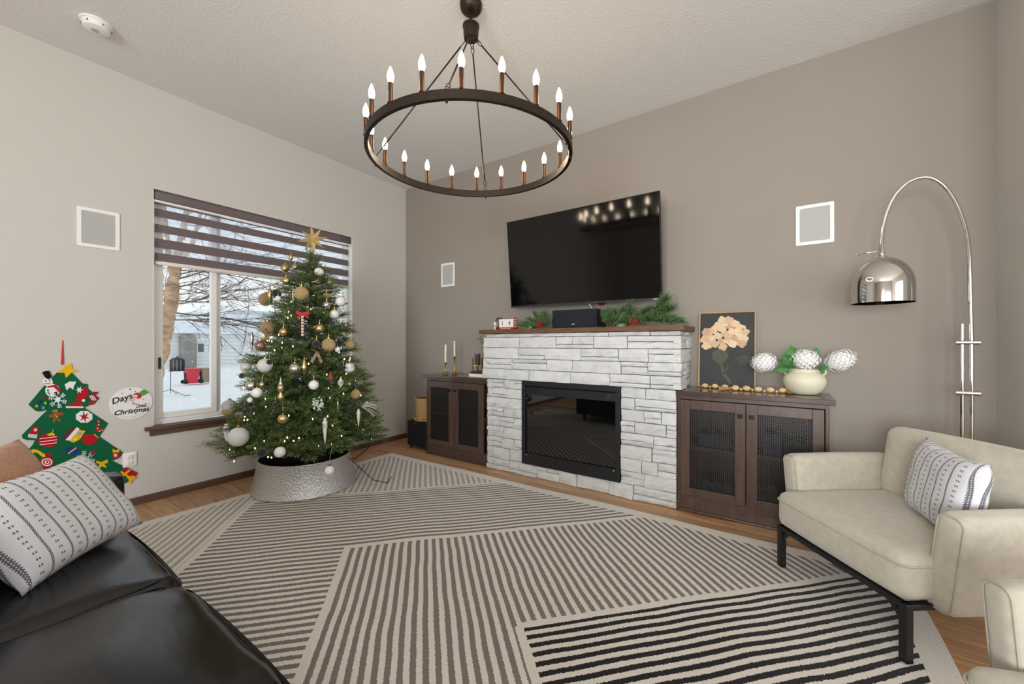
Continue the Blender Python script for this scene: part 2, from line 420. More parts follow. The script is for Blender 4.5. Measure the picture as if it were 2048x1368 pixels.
# drywall returns painted white at the jambs
b = MB(); b.box((XW+0.046, WY0+0.0005, zb), (XL-0.001, WY0+0.006, WZ1-0.001)); b.build('jamb_liner', M_vinyl, win)
b = MB(); b.box((XW+0.046, WY1-0.006, zb), (XL-0.001, WY1-0.0005, WZ1-0.001)); b.build('jamb_liner', M_vinyl, win)
ym0 = PX(418, 650, XW).y; ym1 = PX(436.5, 650, XW).y
b = MB(); ring_yz(b, WY0+0.037, ym1-0.02, zb+0.037, WZ1-0.037, 0.045, XW-0.005, XW+0.03); sash = b.build('sash', M_vinyl, win, bevel=0.004)
b = MB(); b.box((XW-0.035, ym0+0.03, zb+0.037), (XW-0.008, ym1+0.02, WZ1-0.037)); b.build('meeting_stile', M_vinyl, win, bevel=0.003)
b = MB(); b.box((XW+0.010, WY0+0.08, zb+0.08), (XW+0.014, ym1-0.062, WZ1-0.08)); b.build('pane', M_pane, win)
b = MB(); b.box((XW-0.024, ym1+0.018, zb+0.03), (XW-0.020, WY1-0.035, WZ1-0.03)); b.build('pane', M_pane, win)
b = MB(); b.box((XW+0.03, WY0+0.05, 1.00), (XW+0.042, WY0+0.066, 1.09)); b.build('latch', M_black, win, bevel=0.003)
# wooden sill and apron
b = MB(); b.box((XW+0.046, WY0+0.006, WZ0-0.030), (XL, WY1-0.006, zb-0.002)); b.box((XL, WY0-0.05, WZ0-0.028), (XL+0.045, WY1+0.05, WZ0)); sill = struct(b.build('trim_1', M_trimwood, origin=(XL, WY0, WZ0), bevel=0.005))
b = MB(); b.box((XL+0.001, WY0-0.02, 0.497), (XL+0.022, WY1+0.02, WZ0-0.029)); struct(b.build('trim_2', M_trimwood, origin=(XL, WY0, 0.497), bevel=0.004))

# zebra roller blind
M_blind = mat('brown_woven_blind', '6d6062', 0.85, noise=(160, 0.25, (1, 0.15, 3)), bump=(300, 0.2, (1, 0.2, 1)))
M_sheer = pane_mat('sheer_blind_mesh', (0.97, 0.98, 1.0), 0.0, 0.5, 0.22)
XBL = XL-0.035
bl = thing('zebra_blind', 'brown striped zebra roller blind half lowered inside the window', 'blind', (XBL, (WY0+WY1)/2, 1.81))
b = MB(); b.soft((0.075, WY1-WY0-0.018, 0.078), 0.02, 6, c=(XBL-0.006, (WY0+WY1)/2, 2.345)); b.build('headrail', M_blind, bl, smooth=True)
b = MB(); b.box((XBL+0.022, WY0+0.009, 2.292), (XBL+0.030, WY1-0.009, 2.306)); b.build('headrail_edge', M_vinyl, bl)
bands = [(2.281, 2.292), (2.186, 2.248), (2.065, 2.128), (1.946, 2.017), (1.843, 1.905)]
for z0, z1 in bands:
    b = MB(); b.box((XBL-0.001, WY0+0.022, z0), (XBL+0.001, WY1-0.03, z1)); b.build('band', M_blind, bl)
b = MB(); b.box((XBL-0.0045, WY0+0.022, 1.83), (XBL-0.0035, WY1-0.03, 2.30)); b.build('sheer', M_sheer, bl)
b = MB(); b.soft((0.026, WY1-WY0-0.05, 0.032), 0.009, 4, c=(XBL, (WY0+WY1)/2-0.004, 1.826)); b.build('bottom_rail', mat('blind_rail_ivory', 'd8d3ca', 0.5), bl, smooth=True)
b = MB()
for zz in range(18): b.cyl((XBL+0.004, WY1-0.018, 2.25-zz*0.055), (XBL+0.004, WY1-0.018, 2.20-zz*0.055), 0.0022, n=6)
b.build('bead_chain', M_white, bl)

# ================================================================= outside, seen through the window
GZ = -0.95
M_snow = mat('snow', 'faf5ee', 0.9, bump=(3, 0.25))
b = MB(); nx_, ny_ = 26, 26; rs = random.Random(3)
vs = []; fs = []
for i in range(nx_+1):
    for j in range(ny_+1):
        X = XL-0.6-90*(i/nx_)**1.6; Y = -30+90*j/ny_; vs.append((X, Y, GZ+0.06*math.sin(X*0.4)*math.cos(Y*0.33)))
for i in range(nx_):
    for j in range(ny_): fs.append((i*(ny_+1)+j, i*(ny_+1)+j+1, (i+1)*(ny_+1)+j+1, (i+1)*(ny_+1)+j))
b._add(vs, fs); o = b.build('snowy_ground', M_snow, origin=(XL, 0, GZ), smooth=True); o['kind'] = 'structure'
# neighbouring house
HD = 35.5
M_siding = mat('pale_siding', 'eceeed', 0.7); M_hroof = mat('snowy_roof', 'e9eaea', 0.9, noise=(2, 0.15)); M_stone = mat('grey_stone_veneer', '8e8d88', 0.9, noise=(8, 0.3))
hx = -44.0
hy0 = PX(322, 700, hx).y; hy1 = PX(560, 700, hx).y; base_z = GZ-0.1
def hp(u, v): return PX(u, v, hx)
house = thing('neighbour_house', 'pale grey neighbouring house with snowy roof beyond the yard', 'house', (hx, (hy0+hy1)/2, GZ))
b = MB(); b.box((hx-8, hy0, base_z), (hx, hy1+10, 2.2)); b.build('wall', M_siding, house)
for k in range(9):
    b = MB(); b.box((hx, hy0+0.01, base_z+0.35*k), (hx+0.05, hy1+9.9, base_z+0.35*k+0.3)); b.build('siding_board', M_siding, house)
b = MB(); vs = [(hx+0.8, hy0-0.8, 2.1), (hx+0.8, hy1+10.8, 2.1), (hx-4, hy1+8, 4.3), (hx-4, hy0+3, 4.3), (hx-8.8, hy0-0.8, 2.1), (hx-8.8, hy1+10.8, 2.1)]
b._add(vs, [(0, 1, 2, 3), (5, 4, 3, 2), (4, 0, 3), (1, 5, 2), (0, 4, 5, 1)]); b.build('roof', M_hroof, house)
b = MB(); p0, p1 = hp(357, 700).y, hp(386, 700).y; b.box((hx, p0, base_z), (hx+0.9, p1, 1.9)); b.build('stone_pier', M_stone, house)
b = MB(); g0, g1 = hp(392, 700).y, hp(410, 700).y; b.box((hx+0.04, g0, 0.3), (hx+0.09, g1, 1.3)); wdw = b.build('window', M_vinyl, house)
b = MB(); b.box((hx+0.09, g0+0.12, 0.42), (hx+0.1, g1-0.12, 1.18)); b.build('pane', mat('dark_pane', '5f6a72', 0.15), wdw)
house2 = thing('grey_roofed_house', 'farther house with a long grey roof behind the bare branches', 'house', (hx-14, hy1+6, GZ))
b = MB(); ya, yb = PX(432, 700, hx-16).y, PX(640, 700, hx-16).y; b.box((hx-24, ya, base_z), (hx-16, yb+6, 2.6)); b.build('wall', mat('grey_siding', 'd0d3d2', 0.8), house2)
b = MB(); b._add([(hx-15, ya-1, 2.5), (hx-15, yb+7, 2.5), (hx-20, yb+4, 6.0), (hx-20, ya+3.5, 6.0), (hx-25, ya-1, 2.5), (hx-25, yb+7, 2.5)], [(0, 1, 2, 3), (5, 4, 3, 2), (4, 0, 3), (1, 5, 2), (0, 4, 5, 1)]); b.build('roof', mat('grey_shingle', 'cfd1cf', 0.9, noise=(3, 0.2)), house2)
# wheeled bins
def bin_(u, v, col, name, label):
    p = PZ(u, v, GZ+0.03); t = thing(name, label, 'bin', tuple(p)); W = 0.56; Hh = 0.78
    b = MB(); vs = []
    for z, k in ((0.02, 0.78), (Hh*0.86, 0.98), (Hh*0.86, 1.04), (Hh*0.93, 1.04)):
        vs += [(p.x-W/2*k, p.y-W/2*k, p.z+z), (p.x+W/2*k, p.y-W/2*k, p.z+z), (p.x+W/2*k, p.y+W/2*k, p.z+z), (p.x-W/2*k, p.y+W/2*k, p.z+z)]
    fs = [(3, 2, 1, 0)]+[(k+j, k+(j+1) % 4, k+4+(j+1) % 4, k+4+j) for k in (0, 4, 8) for j in range(4)]; b._add(vs, fs)
    m = mat(name+'_plastic', col, 0.5); b.build('body', m, t, bevel=0.02)
    b = MB(); b.soft((W*1.08, W*1.08, 0.09), 0.03, 4, c=(p.x, p.y, p.z+Hh*0.97)); b.build('lid', m, t, smooth=True)
    b = MB(); b.bar((p.x+0.1, p.y-W*0.55, p.z+0.12), (p.x+0.1, p.y-W*0.55, p.z+0.60), 0.05, 0.10); b.build('handle', M_blackm, t)
    for k in (-1, 1):
        b = MB(); b.cyl((p.x+0.2*k-0.04, p.y-0.3, p.z+0.1), (p.x+0.2*k+0.04, p.y-0.3, p.z+0.1), 0.1, n=14); b.build('wheel', M_blackm, t)
bin_(383, 767, 'd8354a', 'red_bin', 'red wheeled bin standing in the snowy yard'); bin_(413, 765, '9c8468', 'tan_bin', 'tan wheeled bin standing beside the red bin')
# bird feeder on a pole
fd = 15.0; p = PZ(341, 792, GZ); fd_dep = (p.x*-S_+p.y*C_)
def fp(u, v): return PD(u, v, fd_dep)
t = thing('bird_feeder', 'black lantern bird feeder on a thin pole in the snow', 'bird feeder', tuple(p))
b = MB(); q = fp(341.5, 742); c = fp(354.5, 729); r_ = 0.21; b.tube([p+Vector((0, 0, 0.1)), q], 0.012, 6); b.build('pole', M_blackm, t)
for i in range(3):
    a = i*2.1+0.5; e = Vector((math.cos(a), math.sin(a), 0)); b = MB(); b.tube([p+Vector((0, 0, 0.28)), p+e*0.3+Vector((0, 0, 0.16)), p+e*0.65+Vector((0, 0, 0.02)), p+e*0.9+Vector((0, 0, 0.05))], 0.01, 5); b.build('foot', M_blackm, t)
b = MB(); b.cyl((c.x, c.y, q.z), (c.x, c.y, q.z+0.02), 0.27, n=20); b.build('tray', M_blackm, t)
b = MB()
for i in range(10): a = 2*PI*i/10; b.cyl((c.x+r_*math.cos(a), c.y+r_*math.sin(a), q.z+0.02), (c.x+r_*math.cos(a), c.y+r_*math.sin(a), q.z+0.46), 0.03, n=6)
b.build('cage', M_blackm, t)
b = MB(); b.lathe([(r_*1.1, 0), (r_*0.9, 0.05), (0.03, 0.1), (0.015, 0.16)], (c.x, c.y, q.z+0.46), 16); b.build('roof', M_blackm, t)
b = MB(); b.cyl((c.x, c.y, q.z+0.02), (c.x, c.y, q.z+0.44), r_*0.72, n=14); b.build('seed_tube', mat('seed_tube_grey', '8e959b', 0.4), t)
# birch with a peeling trunk and long bare limbs
M_bark = mat('peeling_birch_bark', 'c09a76', 0.9, noise=(5, 0.6, (1, 1, 2.0)), bump=(12, 1.0, (1, 1, 2.5)))
M_twig = mat('bare_twig', '6b564c', 0.9)
rt = random.Random(5)
bd = 9.5
base = PD(300, 800, bd); base.z = GZ
tr = thing('birch_tree', 'bare river birch with peeling tan bark outside the window', 'tree', tuple(base))
path = [base]+[PD(u, v, bd) for u, v in ((309, 745), (322, 700), (332, 656), (341, 610), (347, 565), (352, 530))]
b = MB(); pts = []; rad = []
for i in range(len(path)-1):
    for k in range(6):
        f_ = k/6; pts.append(path[i].lerp(path[i+1], f_)+Vector((rt.uniform(-.015, .015), rt.uniform(-.015, .015), 0)))
        rad.append((0.185-0.012*(i+f_))*rt.uniform(0.86, 1.16))
pts.append(path[-1]); rad.append(0.12); b.tube(pts, rad, 12); b.build('trunk', M_bark, tr, smooth=True)
for uv, r0 in ((((352, 532), (362, 480), (372, 430), (380, 380)), 0.10), (((348, 560), (336, 500), (330, 430), (326, 380)), 0.075), (((352, 535), (384, 490), (398, 440), (412, 380)), 0.07)):
    b = MB(); P = [PD(u, v, bd+0.1*i) for i, (u, v) in enumerate(uv)]; b.tube(P, [r0*(1-0.2*i) for i in range(len(P))], 8); b.build('upper_stem', M_bark, tr, smooth=True)
def grow(b, p, d, L, r, lev):
    k = 6; pts = [p.copy()]; dd = d.normalized()
    for i in range(k):
        dd = (dd+Vector((rt.uniform(-.16, .16), rt.uniform(-.16, .16), rt.uniform(-.12, .12)))).normalized(); pts.append(pts[-1]+dd*L/k)
    b.tube(pts, [r*0.62*(1-0.8*i/k)+0.0018 for i in range(k+1)], 4 if lev else 6)
    if lev < 2:
        for i in range(1, k+1):
            for _ in range(2 if lev == 0 else 1):
                if rt.random() < 0.9:
                    sd = (dd+Vector((rt.uniform(-.9, .9), rt.uniform(-.9, .9), rt.uniform(-.7, .5)))).normalized(); grow(b, pts[i], sd, L*rt.uniform(0.3, 0.5), r*0.45, lev+1)
limbs = [((349, 575), (560, 560), .028), ((345, 600), (470, 615), .026), ((340, 625), (600, 640), .034), ((337, 640), (520, 650), .026), ((343, 610), (560, 600), .02), ((350, 560), (500, 520), .026),
         ((352, 550), (600, 500), .022), ((338, 640), (590, 660), .02), ((344, 600), (250, 560), .02), ((340, 620), (240, 640), .02), ((352, 540), (640, 590), .018), ((360, 480), (520, 430), .02), ((368, 450), (600, 440), .02), ((372, 430), (470, 390), .018), ((332, 440), (300, 390), .02), ((336, 500), (250, 470), .02), ((366, 465), (700, 500), .018), ((345, 590), (520, 575), .016), ((350, 560), (470, 545), .018), ((348, 575), (620, 620), .016), ((343, 615), (430, 590), .014), ((340, 630), (440, 655), .014), ((347, 580), (280, 600), .014), ((352, 545), (300, 520), .014)]
for (u0, v0), (u1, v1), r0 in limbs:
    b = MB(); a = PD(u0, v0, bd); e = PD(u1, v1, bd+rt.uniform(-0.6, 2.0)); grow(b, a, (e-a)+Vector((0, 0, 0.12)), (e-a).length, r0, 0); b.build('limb', M_twig, tr)
# ================================================================= rug
RX0, RX1, RY0, RY1 = -3.53, 0.533, -0.25, 2.845
def rug_mat():
    m = bpy.data.materials.new('woven_striped_rug'); m.use_nodes = True; nt = m.node_tree; b = nt.nodes['Principled BSDF']; x = NX(nt)
    t = nt.nodes.new('ShaderNodeTexCoord'); sp = nt.nodes.new('ShaderNodeSeparateXYZ'); nt.links.new(t.outputs['Object'], sp.inputs[0])
    nz = nt.nodes.new('ShaderNodeTexNoise'); nz.inputs['Scale'].default_value = 3.2; nz.inputs['Detail'].default_value = 1; nt.links.new(t.outputs['Object'], nz.inputs[0])
    nf = nt.nodes.new('ShaderNodeTexNoise'); nf.inputs['Scale'].default_value = 170; nf.inputs['Detail'].default_value = 2; nt.links.new(t.outputs['Object'], nf.inputs[0])
    wob = x.add(x.mul(x.sub(nz.outputs['Fac'], 0.5), 0.022), x.mul(x.sub(nf.outputs['Fac'], 0.5), 0.012))
    X, Y = sp.outputs[0], sp.outputs[1]; th = math.radians(46.6); c, s = math.cos(th), math.sin(th)
    mm = x.add(x.add(x.mul(X, c), x.mul(Y, s)), wob); nn = x.add(x.add(x.mul(X, -s), x.mul(Y, c)), wob)
    A, Cc, F, D, B, E = -1.26, -0.44, 0.383, 3.345, 2.475, 1.625; P = 0.0455
    def stripes(q, ph): return x.lt(x.frac(x.add(x.mul(q, 1/P), ph)), 0.5)
    sm, sn = stripes(mm, 0.2), stripes(nn, 0.1)
    zl = x.mx(x.lt(mm, A), x.gt(nn, D))                       # light grey corner zones
    zin = x.mul(x.gt(mm, Cc), x.lt(nn, B)); zk = x.mul(x.gt(mm, F), x.lt(nn, E))
    zmid = x.mul(zin, x.inv(zk)); 
    z2 = x.mul(x.inv(zl), x.inv(zin))
    def near(q, v, w): return x.lt(x.abs(x.sub(q, v)), w)
    w = 0.018
    plain = x.mx(x.mul(near(mm, A, w), x.lt(nn, D)), x.mul(near(nn, D, w), x.gt(mm, A)))
    plain = x.mx(plain, x.mx(x.mul(near(nn, B, w), x.gt(mm, Cc)), x.mul(near(mm, Cc, w), x.lt(nn, B))))
    plain = x.mx(plain, x.mx(x.mul(near(nn, E, w), x.gt(mm, F)), x.mul(near(mm, F, w), x.lt(nn, E))))
    bw = 0.10
    brd = x.mx(x.mx(x.lt(X, RX0+bw), x.gt(X, RX1-bw)), x.mx(x.lt(Y, RY0+bw), x.gt(Y, RY1-bw)))
    keep = x.mul(x.inv(plain), x.inv(brd))
    s_l = x.mul(x.mul(zl, sm), keep); s_2 = x.mul(x.mul(z2, sn), keep); s_3 = x.mul(x.mul(zmid, sm), keep); s_k = x.mul(x.mul(zk, sn), keep)
    n3 = nt.nodes.new('ShaderNodeTexNoise'); n3.inputs['Scale'].default_value = 240; n3.inputs['Detail'].default_value = 3; nt.links.new(t.outputs['Object'], n3.inputs[0])
    col = x.mix(s_l, lin('e3dcd2'), lin('b0a99f')); col = x.mix(s_2, col, lin('7e766e')); col = x.mix(s_3, col, lin('827a73')); col = x.mix(s_k, col, lin('1d1c1d'))
    h = nt.nodes.new('ShaderNodeHueSaturation'); nt.links.new(col, h.inputs['Color']); nt.links.new(x.add(0.80, x.mul(n3.outputs['Fac'], 0.4)), h.inputs['Value'])
    nt.links.new(h.outputs[0], b.inputs['Base Color']); b.inputs['Roughness'].default_value = 0.95; b.inputs['Specular IOR Level'].default_value = 0.15; b.inputs['Sheen Weight'].default_value = 0.15
    anys = x.mx(x.mx(s_l, s_2), x.mx(s_3, s_k))
    hgt = x.add(x.mul(n3.outputs['Fac'], 0.6), x.mul(x.inv(anys), 0.5))
    bp = nt.nodes.new('ShaderNodeBump'); bp.inputs['Strength'].default_value = 0.5; bp.inputs['Distance'].default_value = 0.006; nt.links.new(hgt, bp.inputs['Height']); nt.links.new(bp.outputs[0], b.inputs['Normal'])
    return m
M_rug = rug_mat()
b = MB(); nxr, nyr = 60, 46; vs = []; fs = []; rr = random.Random(2)
def rugz(x, y): return 0.0095+0.0022*math.sin(x*1.7+y*2.9)*math.cos(y*1.3-x*2.1)+0.0012*math.sin(x*7+y*5)
for i in range(nxr+1):
    for j in range(nyr+1):
        u, v = i/nxr, j/nyr; x = RX0+(RX1-RX0)*u; y = RY0+(RY1-RY0)*v; e = min(u, 1-u, v, 1-v)
        if i in (0, nxr): x += 0.004*math.sin(y*6)
        if j in (0, nyr): y += 0.006*math.sin(x*4.3)
        vs.append((x, y, rugz(x, y) if e > 0 else 0.004))
for i in range(nxr):
    for j in range(nyr): a = i*(nyr+1)+j; fs.append((a, a+nyr+1, a+nyr+2, a+1))
b._add(vs, fs); k = len(vs)
rim = [i*(nyr+1) for i in range(nxr+1)]+[nxr*(nyr+1)+j for j in range(1, nyr+1)]+[i*(nyr+1)+nyr for i in range(nxr-1, -1, -1)]+[j for j in range(nyr-1, 0, -1)]
low = [(vs[i][0], vs[i][1], 0.0006) for i in rim]; o_ = len(b.v); b.v += low; n = len(rim)
for i in range(n): b.f.append((rim[(i+1) % n], rim[i], o_+i, o_+(i+1) % n)); b.mi.append(0)
tag(b.build('area_rug', M_rug, origin=(0, 0, 0), smooth=60), 'large cream area rug with grey and black diagonal stripes', 'rug')
RZ = 0.0125   # top of the rug pile

# ================================================================= fireplace
M_stone_w = mat('white_painted_ledgestone', 'd2d2d0', 0.75, noise=(14, 0.06), bump=(45, 0.5), rnd=0.035)
M_joint = mat('grey_stone_joint', '6a6a6c', 0.9)
FY_U, FY_L = 3.015, 3.035
fx = thing('fireplace', 'white painted ledgestone fireplace with rough wooden mantel shelf', 'fireplace', (-1.49, 3.2, 0))
b = MB(); b.box((-2.36, FY_U+0.035, 0.865), (-0.625, YB-0.001, 1.29)); b.box((-2.33, FY_L+0.03, 0.001), (-1.955, YB-0.001, 0.866)); b.box((-1.04, FY_L+0.03, 0.001), (-0.66, YB-0.001, 0.866)); b.box((-1.956, FY_L+0.03, 0.001), (-1.03, YB-0.001, 0.11)); b.box((-1.96, YB-0.05, 0.1), (-1.03, YB-0.002, 0.87))
b.build('core', M_joint, fx)
rs = random.Random(21)
def stone(x0, x1, z0, z1, yf, depth=0.05, axis='y', sgn=-1):
    """one chiselled ledge stone; face at yf +- random, pointing to -y (or +-x when axis is x)"""
    g = 0.0026; x0 += g; x1 -= g; z0 += g; z1 -= g
    nx = max(2, min(7, int((x1-x0)/0.05)+1)); nz = 2 if (z1-z0) < 0.045 else 3
    proud = rs.uniform(-0.009, 0.010); tx, tz = rs.uniform(-0.009, 0.009), rs.uniform(-0.012, 0.012)
    cut = rs.uniform(0.2, 0.8); step = rs.choice((0, 0, 0, 0.006, -0.006))
    vs = []; fs = []
    for i in range(nx+1):
        for j in range(nz+1):
            u, v = i/nx, j/nz; ed = min(u*nx, (1-u)*nx, v*nz, (1-v)*nz)
            d = proud+tx*(u-.5)+tz*(v-.5)+rs.uniform(-0.0048, 0.0048)+(step if u > cut else 0)
            if ed < 0.5: d -= rs.uniform(0.002, 0.007)
            px = x0+(x1-x0)*u; pz = z0+(z1-z0)*v
            if ed < 0.5 and 0 < i < nx: pz += rs.uniform(-0.0012, 0.0012)
            vs.append((px, d, pz))
    m = len(vs)
    for i in range(nx):
        for j in range(nz): a = i*(nz+1)+j; fs.append((a, a+nz+1, a+nz+2, a+1))
    rim = [i*(nz+1) for i in range(nx+1)]+[nx*(nz+1)+j for j in range(1, nz+1)]+[i*(nz+1)+nz for i in range(nx-1, -1, -1)]+[j for j in range(nz-1, 0, -1)]
    vs += [(vs[i][0], -depth, vs[i][2]) for i in rim]; n = len(rim)
    for i in range(n): fs.append((rim[i], rim[(i+1) % n], m+(i+1) % n, m+i) if False else (rim[(i+1) % n], rim[i], m+i, m+(i+1) % n))
    b = MB()
    if axis == 'y': b._add([(x, yf-d, z) for x, d, z in vs], fs)
    else: b._add([(yf+sgn*d, x, z) for x, d, z in vs], fs if sgn > 0 else [tuple(reversed(f)) for f in fs])
    b.build('stone', M_stone_w, fx)
def band(x0, x1, z0, z1, yf, wmin, wmax, **kw):
    x = x0
    while x < x1-1e-4:
        w = rs.uniform(wmin, wmax)
        if x1-(x+w) < wmin*0.7: w = x1-x
        h = z1-z0; k = rs.random()
        if h > 0.07 and k < 0.5:
            zs = z0+h*rs.choice((0.33, 0.42, 0.55, 0.62)); stone(x, x+w, z0, zs, yf, **kw)
            if w > 0.22 and rs.random() < 0.5:
                xm = x+w*rs.uniform(0.3, 0.7); stone(x, xm, zs, z1, yf, **kw); stone(xm, x+w, zs, z1, yf, **kw)
            else: stone(x, x+w, zs, z1, yf, **kw)
        else: stone(x, x+w, z0, z1, yf, **kw)
        x += w
UX0, UX1 = -2.395, -0.594
for z0, z1 in ((0.865, 0.962), (0.962, 1.06), (1.06, 1.16), (1.16, 1.258)):
    band(UX0+rs.uniform(-.008, .008), UX1, z0, z1, FY_U, 0.16, 0.42)
    band(FY_U+0.004, YB-0.004, z0, z1, UX1-0.004, 0.12, 0.3, axis='x', sgn=1)
    band(FY_U+0.004, YB-0.004, z0, z1, UX0+0.004, 0.12, 0.3, axis='x', sgn=-1)
band(UX0+0.03, UX1-0.005, 1.258, 1.291, FY_U+0.004, 0.28, 0.5)
band(FY_U+0.01, YB-0.004, 1.258, 1.291, UX1-0.01, 0.15, 0.3, axis='x', sgn=1)
zz = [0.0, 0.112, 0.215, 0.315, 0.415, 0.51, 0.60, 0.69, 0.78, 0.862]
for z0, z1 in zip(zz[1:-1], zz[2:]):
    band(-2.36, -1.955, z0, z1, FY_L, 0.10, 0.27); band(-1.042, -0.632, z0, z1, FY_L, 0.10, 0.27)
    band(FY_L+0.004, 3.064, z0, z1, -2.36+0.003, 0.3, 0.4, axis='x', sgn=-1)
band(-2.36, -0.632, 0.002, 0.112, FY_L-0.002, 0.12, 0.36)
b = MB(); b.box((-2.425, 2.99, 1.293), (-0.573, YB-0.001, 1.331)); b.build('mantel', M_mantel, fx, bevel=0.003, label='rough brown wooden mantel shelf')
# electric insert
M_ins = mat('insert_black_metal', '141519', 0.45); M_glassk = mat('smoked_fire_glass', '060607', 0.03, spec=0.8, coat=0.6)
fi = thing('fireplace_insert', 'black electric fireplace insert with dark glass front', 'fireplace insert', (-1.497, 3.1, 0.115))
ix0, ix1, iz0, iz1, iy = -1.952, -1.045, 0.114, 0.8655, 3.022
b = MB(); w = 0.035
b.box((ix0, iy, iz1-0.045), (ix1, iy+0.02, iz1)); b.box((ix0, iy, iz0), (ix0+w, iy+0.02, iz1-0.045)); b.box((ix1-w, iy, iz0), (ix1, iy+0.02, iz1-0.045)); b.box((ix0+w, iy, iz0), (ix1-w, iy+0.02, iz0+0.10)); b.build('surround', M_ins, fi, bevel=0.002)
b = MB(); b.box((ix0+w, iy+0.012, iz1-0.125), (ix1-w, iy+0.03, iz1-0.056)); pnl = b.build('control_panel', M_ins, fi, bevel=0.002)
b = MB(); b.lathe([(0.030, 0), (0.028, 0.004), (0.001, 0.005)], (ix1-w-0.06, iy+0.012, iz1-0.09), 20, axis=(0, -1, 0)); b.build('badge', mat('badge_grey', '3a3b40', 0.4, metal=0.6), pnl)
b = MB(); b.box((ix0+w, iy+0.02, iz0+0.10), (ix1-w, iy+0.026, iz1-0.125)); b.build('glass', M_glassk, fi)
for sx_, sz_ in ((ix0+w+0.014, iz0+0.105), (ix1-w-0.014, iz0+0.105), (ix0+w+0.02, iz1-0.14)):
    b = MB(); b.sphere((sx_, iy+0.004, sz_-0.02), 0.005, 8, 6); b.build('screw', M_chrome, fi)

# ================================================================= cabinets beside the fireplace
M_cane = mat('dark_cane_webbing', '2b2623', 0.4); M_inner = mat('cabinet_interior', '2a221e', 0.7); M_knob = mat('bronze_knob', '241f1d', 0.35, metal=0.7)
def cabinet(name, label, x0, x1, open_l, open_r, split, doors, top_x0, top_x1, sq=False):
    t = thing(name, label, 'cabinet', ((x0+x1)/2, 3.24, 0)); yf = 3.06; H_ = 0.828
    b = MB(); b.box((x0, yf, 0.001), (x0+0.02, YB-0.001, H_)); b.box((x1-0.02, yf, 0.001), (x1, YB-0.001, H_)); b.box((x0+0.02, YB-0.012, 0.001), (x1-0.02, YB-0.001, H_)); b.box((x0+0.02, yf, 0.10), (x1-0.02, YB-0.012, 0.118)); b.box((x0+0.02, yf, 0.80), (x1-0.02, YB-0.012, H_)); b.box((x0+0.02, yf, 0.001), (x1-0.02, yf+0.018, 0.10))
    b.build('body', M_cab, t, bevel=0.0015)
    b = MB(); b.box((x0+0.02, yf+0.03, 0.44), (x1-0.02, YB-0.014, 0.458)); b.build('shelf', mat('shelf_wood', '6a513b', 0.5), t)
    b = MB(); b.box((top_x0, 3.028, H_), (top_x1, YB-0.001, 0.863)); b.build('countertop', M_cabtop, t, bevel=0.004)
    b = MB(); b.box((x0-(0.0 if sq else 0.012), yf-0.014, 0.001), (x1, yf-0.0005, 0.016)); b.build('shoe_moulding', M_cab, t, bevel=0.005)
    for (d0, d1, h0, h1, ks) in doors:
        z0, z1 = 0.118, 0.797; c0, c1 = 0.172, 0.733; ya, yb_ = yf-0.018, yf-0.0005
        b = MB(); b.box((d0, ya, z0), (h0, yb_, z1)); b.box((h1, ya, z0), (d1, yb_, z1)); b.box((h0, ya, z0), (h1, yb_, c0)); b.box((h0, ya, c1), (h1, yb_, z1)); d = b.build('door', M_cab, t, bevel=0.002)
        b = MB(); st = 0.0118
        n = int((h1-h0)/st)
        for i in range(n+1): xx = h0+(h1-h0)*i/n; b.box((xx-0.0019, yf-0.009, c0), (xx+0.0019, yf-0.007, c1))
        n = int((c1-c0)/st)
        for i in range(n+1): zq = c0+(c1-c0)*i/n; b.box((h0, yf-0.0072, zq-0.0019), (h1, yf-0.0052, zq+0.0019))
        n2 = int((h1-h0+c1-c0)/(st*2))
        for i in range(1, n2):
            s_ = i*st*2; p0 = (h0+max(0, s_-(c1-c0)), c0+min(s_, c1-c0)); p1 = (h0+min(s_, h1-h0), c0+max(0, s_-(h1-h0))); b.bar((p0[0], yf-0.0052, p0[1]), (p1[0], yf-0.0052, p1[1]), 0.0022, 0.0012, up=(0, 1, 0))
        b.build('cane_panel', M_cane, d, kind='stuff')
        b = MB()
        if sq: b.cbox((ks, ya-0.012, 0.716), (0.026, 0.024, 0.026))
        else: b.lathe([(0.006, 0), (0.006, 0.012), (0.014, 0.016), (0.015, 0.024), (0.010, 0.029), (0.001, 0.03)], (ks, ya, 0.716), 16, axis=(0, -1, 0)); 
        b.build('knob', M_knob, d, smooth=0 if sq else 50, bevel=0.002 if sq else 0)
    return t
cabinet('cabinet', 'dark stained cabinet with cane doors holding brass candlesticks', -3.212, -2.365, 0, 0, 0, [(-3.17, -2.808, -3.144+0.005, -2.872, -2.84), (-2.804, -2.41, -2.74, -2.477, -2.772)], -3.248, -2.362)
cabinet('cabinet', 'dark stained cabinet with cane doors holding the painting and vase', -0.628, 0.238, 0, 0, 0, [(-0.605, -0.20, -0.544, -0.262, -0.231), (-0.196, 0.212, -0.133, 0.155, -0.165)], -0.63, 0.265, True)
